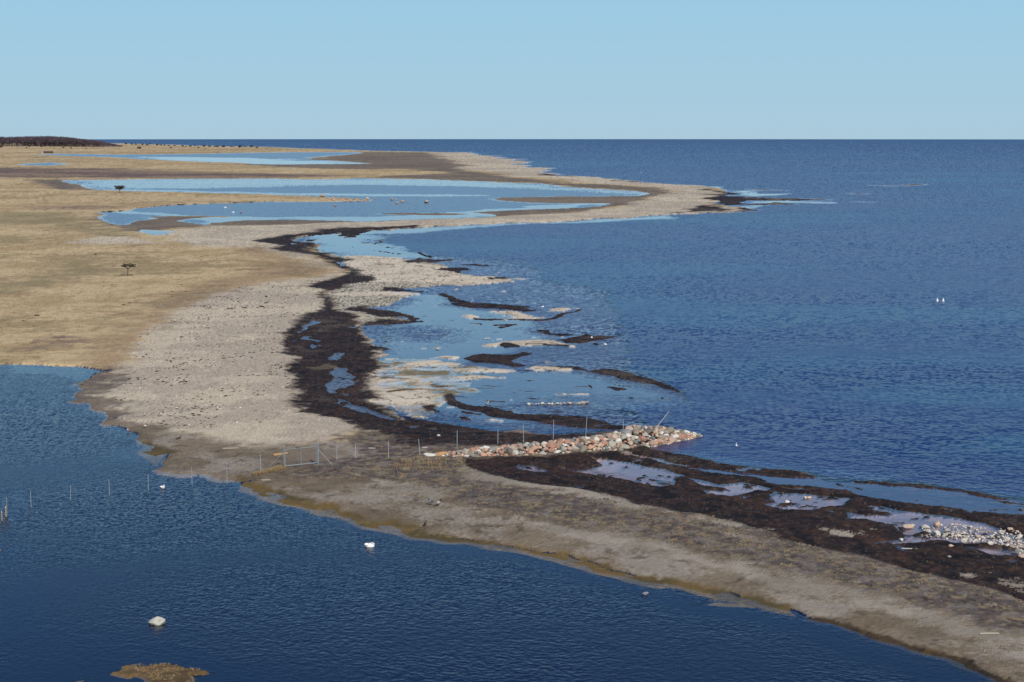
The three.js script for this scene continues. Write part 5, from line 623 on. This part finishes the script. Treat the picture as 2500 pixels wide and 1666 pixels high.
// ---------------------------------------------------------------- fence, gate and stakes
const STEEL = mat(lin(176, 182, 186), 0.5, { metalness: 0.2 }), GALV = mat(lin(148, 158, 164), 0.5, { metalness: 0.2 }), WOOD = mat(lin(150, 136, 118), 0.9), DRIFT = mat(lin(168, 160, 150), 0.9), DARKWOOD = mat(lin(86, 74, 64), 0.9);
function rod(a, b, r0, r1 = r0, seg = 8) { const d = new THREE.Vector3().subVectors(b, a), g = new THREE.CylinderGeometry(r1, r0, d.length(), seg); g.translate(0, d.length() / 2, 0); g.applyQuaternion(new THREE.Quaternion().setFromUnitVectors(new THREE.Vector3(0, 1, 0), d.normalize())); g.translate(a.x, a.y, a.z); return g; }
{
  const base = SITE.posts[0], o = thing('wire_fence', 'wire fence on thin metal posts crossing the lagoon, the spit and the breakwater', 'fence', base, 0), V = (x, y, z) => new THREE.Vector3(x - base[0], y, z - base[1]), tops = [];
  SITE.posts.forEach(([x, z, h], i) => {
    const p = pier(x, z), y = p ? Math.max(hAt(x, z), 0.6) : hAt(x, z), wet = i < 6 ? -0.6 : -0.2, thick = i < 6 ? 0.03 : 0.042, lean = [0, .02, -.03, .02, 0, .01, 0, 0, .01, 0, -.09, .01, .01, -.02, .02, .06, 0][i];
    part('post', rod(V(x, y + wet, z), V(x + lean * h, y + h, z), thick, thick * 0.9), STEEL, o); tops.push([x, y, z, h]);
  });
  for (let i = 0; i + 1 < tops.length; i++) { if (i === 6) continue; const [x, y, z, h] = tops[i], [u, v, w, k] = tops[i + 1]; for (const f of [0.35, 0.65, 0.93]) part('wire', rod(V(x, y + h * f, z), V(u, v + k * f, w), 0.003, 0.003, 4), STEEL, o); }
  const [[x, z, h], [u, w, k]] = SITE.gate, y = hAt(x, z), q = hAt(u, w), g = thing('field_gate', 'grey tubular metal gate between two thick braced posts', 'gate', [x, z], y), L = (a, b, c) => new THREE.Vector3(a - x, b - y, c - z);
  part('gate_post', rod(L(x, y - .3, z), L(x, y + h, z), .075), GALV, g); part('gate_post', rod(L(u, q - .3, w), L(u, q + k, w), .095), GALV, g);
  for (const [a, b, d, e] of [[x, y, z, h], [u, q, w, k]]) part('post_cap', new THREE.SphereGeometry(.1, 12, 6).translate(a - x, b + e - y, d - z), GALV, g);
  const fr = part('gate_frame', mergeGeometries([rod(L(x + .15, y + .2, z), L(u - .15, q + .2, w), .045), rod(L(x + .15, y + h * .88, z), L(u - .15, q + k * .86, w), .03), rod(L(x + .15, y + .2, z), L(x + .15, y + h * .88, z), .03), rod(L(u - .15, q + .2, w), L(u - .15, q + k * .86, w), .03)]), GALV, g);
  part('upright', rod(L((x + u) / 2, (y + q) / 2 + .2, (z + w) / 2), L((x + u) / 2, (y + q) / 2 + h * .87, (z + w) / 2), .035), GALV, fr);
  part('brace', rod(L(x - 1.9, y - .1, z + .2), L(x, y + h * .78, z), .035), GALV, g); part('brace', rod(L(u + 1.7, q - .1, w + .2), L(u, q + k * .72, w), .035), GALV, g);
  const names = ['tall thin weathered stake leaning in the lagoon beside two stumps', 'thick broken stake stump against the tall thin stake in the lagoon', 'short weathered stake standing apart from the taller two in the lagoon'];
  SITE.stakes.forEach(([a, b, hh], i) => { const s = thing('mooring_stake', names[i], 'stake', [a, b], 0), rr = [.05, .13, .10][i]; part('shaft', rod(new THREE.Vector3(0, -.8, 0), new THREE.Vector3([.03, -.02, 0][i], hh, 0), rr, rr * .75, 7), WOOD, s); part('split_top', new THREE.ConeGeometry(rr * .8, .22, 6).translate([.03, -.02, 0][i], hh + .06, .02), DRIFT, s); });
}
// ---------------------------------------------------------------- driftwood
{
  const r = rng(51), tones = { plank: DRIFT, log: DARKWOOD, pole: mat(lin(186, 176, 156), 0.9), white: mat(lin(196, 190, 178), 0.9), orange: mat(lin(184, 146, 98), 0.9) };
  const words = ['long grey plank lying alone on the shingle', 'dark thick drift log on the shingle, uppermost of three near the seaweed', 'dark drift log lying lowest of three on the shingle near the seaweed', 'small dark drift log between two larger ones on the shingle', 'pale straight drift pole lying on the sand at the lagoon side of the spit', 'white flat driftwood plank beside the white pebbles', 'pale thin pole lying on the shingle above the gate', 'short white plank behind the landward end of the breakwater', 'dark root of driftwood at the brown lagoon edge by the ducks', 'pale short stick lying on the bank between gate and breakwater', 'orange brown tree trunk lying behind the gate', 'dark drift branch at the upper edge of the shingle', 'small dark drift branch on the upper shingle', 'pale stick lying on the brown flat left of the gate fence', 'thin pale stick at the water below the gate'];
  SITE.logs.forEach(([x, z, l, deg, kind], i) => {
    const y = hAt(x, z), rad = kind === 'log' ? 0.14 : kind === 'orange' ? 0.16 : kind === 'pole' ? 0.06 : 0.10, o = thing(kind === 'plank' || kind === 'white' ? 'driftwood_plank' : kind === 'pole' ? 'driftwood_pole' : 'drift_log', words[i], 'driftwood', [x, z], y + rad * 0.7, THREE.MathUtils.degToRad(deg * 3));
    const c = new THREE.CatmullRomCurve3([-.5, -.2, .15, .5].map((t, j) => new THREE.Vector3(t * l, 0.03 * (r() - .3) * l * (kind === 'log' ? 2 : .5), 0.05 * (r() - .5) * l)));
    const g = new THREE.TubeGeometry(c, 10, rad, 7); if (kind === 'plank' || kind === 'white') g.scale(1, 0.55, 1); part('trunk', g, tones[kind], o);
    for (const t of [0, 1]) { const p = c.getPoint(t), e = new THREE.SphereGeometry(rad * .98, 7, 5); e.scale(0.35, kind === 'plank' || kind === 'white' ? .55 : 1, 1); e.translate(p.x, p.y * (kind === 'plank' || kind === 'white' ? .55 : 1), p.z); part('end', e, tones[kind], o); }
    if (kind === 'log' || kind === 'orange') part('branch_stub', rod(new THREE.Vector3(l * .2, 0, 0), new THREE.Vector3(l * .3, rad * 3, rad * 2), rad * .5, rad * .2, 6), tones[kind], o);
  });
  const [x, z, w] = SITE.whiteBox, o = thing('washed_up_box', 'white box washed up among the pale litter behind the breakwater', 'box', [x, z], hAt(x, z)); const b = new THREE.BoxGeometry(w, w * .45, w * .5, 2, 2, 2); b.translate(0, w * .2, 0); part('case', b, mat(lin(216, 212, 204), .8), o); part('lid', new THREE.BoxGeometry(w * 1.04, w * .08, w * .54).translate(0, w * .46, 0), mat(lin(224, 222, 216), .7), o);
}
// ---------------------------------------------------------------- trees, bushes, the far wood
const BARK = mat(lin(74, 62, 54), 0.95), TWIG = mat(lin(82, 66, 58), 0.95, { side: THREE.DoubleSide });
function limb(a, b, r0, r1) { return rod(a, b, r0, r1, 6).toNonIndexed(); }
function twigs(p, n, len, r, out, flat = 1, thick = 0.06) { for (let i = 0; i < n; i++) { const d = new THREE.Vector3(r() * 2 - 1, (r() * 1.3 - .45) * flat, r() * 2 - 1).normalize().multiplyScalar(len * (0.5 + r())), s = new THREE.Vector3(r() - .5, r() - .5, r() - .5).normalize().multiplyScalar(len * thick), o = new THREE.Vector3((r() - .5) * len * .7, (r() - .5) * len * .5 * flat, (r() - .5) * len * .7).add(p); out.push(o.x - s.x, o.y - s.y, o.z - s.z, o.x + s.x, o.y + s.y, o.z + s.z, o.x + d.x, o.y + d.y, o.z + d.z); } }
function tri(list) { const g = new THREE.BufferGeometry(); g.setAttribute('position', new THREE.Float32BufferAttribute(list, 3)); g.computeVertexNormals(); return g; }
function bareTree([x, z, h, w], seed, label, trunkShare, flat) {
  const r = rng(seed), o = thing('hawthorn_tree', label, 'tree', [x, z], hAt(x, z)), V = (a, b, c) => new THREE.Vector3(a, b, c), fork = V(0.02 * w, h * trunkShare, 0), limbs = [], tw = [];
  part('trunk', mergeGeometries([limb(V(0, -.2, 0), V(-.01 * w, h * trunkShare * .5, 0), h * .035, h * .028), limb(V(-.01 * w, h * trunkShare * .5, 0), fork, h * .028, h * .024)]), BARK, o);
  for (let i = 0; i < 9; i++) {
    const a = i / 9 * 6.283 + r() * .5, reach = w * .5 * (0.35 + 0.35 * r()), mid = V(fork.x + Math.cos(a) * reach * .55, h * (trunkShare + (1 - trunkShare) * (.35 + .2 * r())), Math.sin(a) * reach * .55); limbs.push(limb(fork, mid, h * .016, h * .01));
    for (let j = 0; j < 4; j++) { const b = a + (r() - .5) * 1.8, e = V(mid.x + Math.cos(b) * w * .22 * (.5 + r()), h * (.72 + .22 * r()), mid.z + Math.sin(b) * w * .22 * (.5 + r())); limbs.push(limb(mid, e, h * .009, h * .004)); twigs(e, 70, w * .075, r, tw, flat, .12); twigs(V((e.x + mid.x) / 2, (e.y * 1.2 + mid.y * .8) / 2, (e.z + mid.z) / 2), flat > 1 ? 80 : 24, w * .08, r, tw, flat, .12); if (flat > 1) twigs(V(e.x * .7, h * (.5 + .2 * r()), e.z * .7), 50, w * .09, r, tw, 1, .12); }
  }
  part('limbs', mergeGeometries(limbs), BARK, o); part('crown', tri(tw), TWIG, o); return o;
}
bareTree(SITE.tree2, 61, 'small bare flat-topped tree standing alone on the near meadow', 0.5, 0.5);
bareTree(SITE.tree1, 62, 'dense bare bushy tree on the meadow beside the far lagoon', 0.28, 1.1);
{
  const r = rng(71), mk = (n) => { const t = []; for (let i = 0; i < n; i++) { const a = r() * 6.3, q = Math.sqrt(r()); twigs(new THREE.Vector3(Math.cos(a) * q * .4, .1 + .4 * r() * (1 - q * .5), Math.sin(a) * q * .4), 6, .25, r, t, 1, .22); } return tri(t); };
  const shape = mk(26), shape2 = mk(22), BUSH = mat(lin(78, 66, 62), .95, { side: THREE.DoubleSide });
  const proto = new THREE.Group(); proto.name = 'juniper_bush'; part('foliage', shape, BUSH, proto); part('stem', rod(new THREE.Vector3(0, -.1, 0), new THREE.Vector3(.02, .4, 0), .03, .02, 5), BARK, proto);
  SITE.bushes.forEach(([x, z, w], i) => { const o = proto.clone(); o.name = numbered('juniper_bush'); o.position.set(x, hAt(x, z), z); o.scale.set(w * 1.25, w * (1 + .4 * r()), w * 1.25); o.rotation.y = r() * 6; scene.add(tag(o, 'small dark bush dotted along the far shore meadow', 'bush', 'bushes along the far shore')); });
  const low = new THREE.Group(); low.name = 'meadow_bush'; part('foliage', shape2, mat(lin(96, 76, 58), .95, { side: THREE.DoubleSide }), low); part('stem', rod(new THREE.Vector3(0, -.1, 0), new THREE.Vector3(-.02, .3, 0), .03, .02, 5), BARK, low);
  SITE.bushes2.forEach(([x, z, w]) => { const o = low.clone(); o.name = numbered('meadow_bush'); o.position.set(x, hAt(x, z), z); o.scale.set(w, w * .38, w); o.rotation.y = r() * 6; scene.add(tag(o, 'low brown bush on the grassy near meadow', 'bush', 'low bushes on the near meadow')); });
  // far wood: bare trees that read as one mass
  const t = []; const tr = rng(72); for (let i = 0; i < 60; i++) { const a = tr() * 6.3, q = Math.sqrt(tr()); twigs(new THREE.Vector3(Math.cos(a) * q * .26, .42 + .48 * tr() * (1 - q * .45), Math.sin(a) * q * .26), 5, .13, tr, t, 1, .14); }
  const crown = tri(t), stem = rod(new THREE.Vector3(0, -.05, 0), new THREE.Vector3(0, .7, 0), .018, .008, 5).toNonIndexed(); stem.deleteAttribute('uv');
  const tint = (g, c) => { const a = new Float32Array(g.attributes.position.count * 3); for (let i = 0; i < a.length; i += 3) a.set(c, i); g.setAttribute('color', new THREE.BufferAttribute(a, 3)); return g; };
  const tree = mergeGeometries([tint(crown, lin(108, 94, 100, .75)), tint(stem, lin(170, 156, 150, .75))]), spots = [], F = SITE.forest;
  for (let i = 0; i < 2600; i++) {
    const s = tr() * (F.length - 1), k = Math.min(F.length - 2, s | 0), f = s - k, bx = F[k][0] + (F[k + 1][0] - F[k][0]) * f, bz = F[k][1] + (F[k + 1][1] - F[k][1]) * f, d = tr() * tr() * 520, l = Math.hypot(bx, bz), x = bx * (1 + d / l), z = bz * (1 + d / l), across = Math.atan2(x, -z);
    const prof = [[-0.36, 27], [-0.303, 28.5], [-0.285, 29.5], [-0.275, 31], [-0.265, 28.5], [-0.2548, 22.5], [-0.245, 17], [-0.239, 10], [-0.2335, 4], [-0.2, 2]]; let m = 0; while (m < 8 && across > prof[m + 1][0]) m++;
    const f2 = clamp((across - prof[m][0]) / (prof[m + 1][0] - prof[m][0]), 0, 1), hgt = 1.2 * (prof[m][1] + (prof[m + 1][1] - prof[m][1]) * f2) * (0.82 + 0.2 * tr()) * (d < 25 ? 0.45 + 0.5 * tr() : 1);
    const c = 0.8 + 0.4 * tr(); spots.push({ x, y: -bend(x, z), z, ry: tr() * 6.3, s: [hgt * .8, hgt, hgt * .8], c: [c, c * (.95 + .1 * tr()), c] });
  }
  scatter('far_wood', tree, 0, spots, 'bare brown wood along the far left edge of the meadow', 'wood', vmat(.95, { side: THREE.DoubleSide }));
  const [x, z, w, h] = SITE.shed, o = thing('low_shed', 'long low dark shed with a pale gable on the far meadow', 'shed', [x, z], hAt(x, z) - .05, 0.05);
  part('wall', new THREE.BoxGeometry(w * .92, h * .62, h * 1.3).translate(0, h * .31, 0), mat(lin(96, 82, 74)), o); part('gable', new THREE.BoxGeometry(w * .06, h * .8, h * 1.3).translate(-w * .49, h * .4, 0), mat(lin(206, 196, 184)), o);
  const rs = new THREE.Shape([new THREE.Vector2(-h * .8, 0), new THREE.Vector2(h * .8, 0), new THREE.Vector2(0, h * .5)]), rg = new THREE.ExtrudeGeometry(rs, { depth: w * .94, bevelEnabled: false }); rg.translate(0, h * .62, -w * .47); rg.rotateY(Math.PI / 2); part('roof', rg, mat(lin(84, 74, 70)), o);
}
// ---------------------------------------------------------------- birds
const WHITE = lin(246, 244, 240, 0.9), BLACK = lin(34, 32, 34), CHEST = lin(168, 96, 60), GREY = lin(150, 152, 156), BROWNB = lin(112, 98, 84), ORANGE = mat(lin(226, 120, 50)), RED = mat(lin(200, 70, 50));
function ball(rx, ry, rz, x, y, z, c, tilt = 0) { const g = new THREE.SphereGeometry(1, 16, 12); g.scale(rx, ry, rz); g.rotateZ(tilt); g.translate(x, y, z); return dye(g, c); }
function dye(g, c) { g = g.index ? g.toNonIndexed() : g; g.deleteAttribute('uv'); const a = new Float32Array(g.attributes.position.count * 3); for (let i = 0; i < a.length; i += 3) a.set(c, i); g.setAttribute('color', new THREE.BufferAttribute(a, 3)); return g; }
const neckTube = (pts, r, c) => dye(new THREE.TubeGeometry(new THREE.CatmullRomCurve3(pts.map((p) => new THREE.Vector3(...p))), 12, r, 8), c);
const FEATHER = vmat(0.8);
function bodyShape(l, c, tailUp = .25) { const g = new THREE.SphereGeometry(1, 22, 16), p = g.attributes.position; for (let i = 0; i < p.count; i++) { let x = p.getX(i), y = p.getY(i), z = p.getZ(i); const t = (x + 1) / 2, taper = x < 0 ? 1 - .75 * Math.pow(-x, 1.6) : 1 - .12 * x * x; y = y * (y > 0 ? .30 : .22) * taper + (x < -.35 ? (-x - .35) * tailUp : 0); z *= .27 * taper * (y > 0 ? 1 : .9); p.setXYZ(i, x * .5, y, z); } g.scale(l, l, l); g.computeVertexNormals(); return dye(g, c); }
function swim(name, [x, z], turn, label, cat, l, o2 = {}, group) {
  const o = thing(name, label, cat, [x, z], 0.04 * l, turn, group), { body = WHITE, head = WHITE, beak = ORANGE, tucked = false, neck = .42 } = o2, geo = [bodyShape(l, body)];
  if (tucked) geo.push(neckTube([[.42 * l, .1 * l, 0], [.5 * l, .24 * l, .02 * l], [.34 * l, .34 * l, .05 * l], [.12 * l, .32 * l, .1 * l]], .05 * l, head), ball(.09 * l, .06 * l, .06 * l, .06 * l, .31 * l, .1 * l, head));
  else geo.push(neckTube([[.38 * l, .12 * l, 0], [.5 * l, .25 * l, 0], [.46 * l, neck * l, 0], [.52 * l, (neck + .08) * l, 0]], .05 * l, head), ball(.085 * l, .06 * l, .055 * l, .55 * l, (neck + .09) * l, 0, head));
  geo.push(ball(.34 * l, .1 * l, .06 * l, -.12 * l, .19 * l, .2 * l, body, -.12), ball(.34 * l, .1 * l, .06 * l, -.12 * l, .19 * l, -.2 * l, body, -.12));
  part('plumage', mergeGeometries(geo), FEATHER, o); const b = new THREE.ConeGeometry(.03 * l, .13 * l, 7); b.rotateZ(-Math.PI / 2); b.translate(tucked ? -.03 * l : .66 * l, tucked ? .29 * l : (neck + .07) * l, tucked ? .1 * l : 0); part('beak', b, beak, o); return o;
}
function stand(name, [x, z], turn, label, cat, l, c, group) {   // c: body, back, head, leg material
  const o = thing(name, label, cat, [x, z], hAt(x, z), turn, group), geo = [bodyShape(l, c.body, .05).translate(0, l * .52, 0), ball(.36 * l, .16 * l, .2 * l, -.1 * l, .62 * l, 0, c.back, -.08), neckTube([[.36 * l, .58 * l, 0], [.44 * l, .72 * l, 0], [.46 * l, .88 * l, 0]], .065 * l, c.neck || c.head), ball(.1 * l, .075 * l, .07 * l, .5 * l, .93 * l, 0, c.head), ball(.1 * l, .03 * l, .08 * l, -.55 * l, .56 * l, 0, c.tail || c.back)];
  part('plumage', mergeGeometries(geo), FEATHER, o); part('beak', new THREE.ConeGeometry(.03 * l, .14 * l, 6).rotateZ(-Math.PI / 2).translate(.64 * l, .92 * l, 0), c.beak || RED, o);
  for (const s of [-1, 1]) part('leg', rod(new THREE.Vector3(0, -.02, s * .08 * l), new THREE.Vector3(.02 * l, .36 * l, s * .08 * l), .016 * l, .02 * l, 6), c.leg || RED, o); return o;
}
swim('mute_swan', SITE.swanRest, 0.1, 'white swan resting with its head tucked back on the dark lagoon', 'swan', 0.92, { tucked: true });
swim('mute_swan', SITE.swanTail, 1.25, 'white swan seen end on near the lagoon fence posts', 'swan', 0.7, { tucked: true });
SITE.upSwans.forEach(([x, z, h]) => {            // feeding head down, tail in the air
  const o = thing('feeding_swan', 'white bird upended in the sea with only its tail showing', 'swan', [x, z], 0, 0, 'pair of upended white birds on the sea'); const g = new THREE.LatheGeometry([[0, -.3], [.2, -.25], [.27, 0], [.24, .18], [.13, .45], [.05, .65], [0, .74]].map((p) => new THREE.Vector2(p[0], p[1] * h / .74)), 16); g.scale(1, 1, .8); part('plumage', dye(g, WHITE), FEATHER, o); part('tail', dye(new THREE.ConeGeometry(.08, .2, 8).translate(.02, h * .98, 0), WHITE), FEATHER, o); });
swim('gull', SITE.gullStand, 0.4, 'small dark-backed gull floating in the calm bay beside the stone row', 'gull', 0.5, { body: GREY, head: WHITE, neck: .5 });
swim('gull', SITE.gullSea, 1.4, 'single white gull floating on open sea beyond the breakwater head', 'gull', 0.55, { neck: .5 });
const shel = { body: lin(196, 188, 178), back: lin(150, 110, 84), head: BLACK, tail: BLACK };
['shelduck standing in the lagoon shallows at the mud point', 'shelduck on the mud beside the lagoon edge', 'shelduck resting on the shingle above the lagoon, lighter of two', 'shelduck lying on the shingle, darker of two above the lagoon'].forEach((w, i) => stand('shelduck', SITE.shelducks[i], [2.6, 0.3, 2.9, 0.2][i], w, 'duck', 0.55, { ...shel, back: i === 3 ? BROWNB : shel.back }));
stand('goose', SITE.geese[0], 2.4, 'dark goose grazing on the brown bank, blacker of two', 'goose', .6, { body: GREY, back: BLACK, head: BLACK, beak: mat(BLACK), leg: mat(BLACK) });
stand('goose', SITE.geese[1], 0.5, 'pale grey goose on the brown bank, lighter of two', 'goose', .65, { body: lin(170, 166, 160), back: lin(120, 116, 110), head: BLACK, beak: mat(BLACK), leg: mat(BLACK) });
stand('duck', SITE.ducks[0], 1.2, 'dark duck standing at the muddy lagoon edge below the bank', 'duck', .5, { body: BROWNB, back: BLACK, head: BLACK });
swim('duck', SITE.ducks[1], 2.9, 'black and white duck swimming on the lagoon near the algae', 'duck', .55, { body: GREY, head: BLACK, neck: .3 });
['white swan floating alone on the small far lagoon', 'pale swan resting beside another on the small far lagoon, whiter of two', 'dull buff swan resting beside a whiter one on the small far lagoon'].forEach((w, i) => swim('mute_swan', SITE.lagoonSwans[i], i, w, 'swan', [1.3, 1.5, 1.5][i], { body: i === 2 ? lin(196, 170, 160) : WHITE, tucked: i > 0 }));
['white gull at the end of the long seaweed bar', 'white gull on the jagged seaweed clump at sea', 'white gull on the outermost rock beside the seaweed clumps'].forEach((w, i) => stand('gull', SITE.weedGulls[i], i * 1.3, w, 'gull', .6, { body: WHITE, back: i ? WHITE : GREY, head: WHITE }));
swim('gull', SITE.farGull, .5, 'white bird far out on the sea beyond the spit', 'gull', 1.4);

renderer.render(scene, camera);
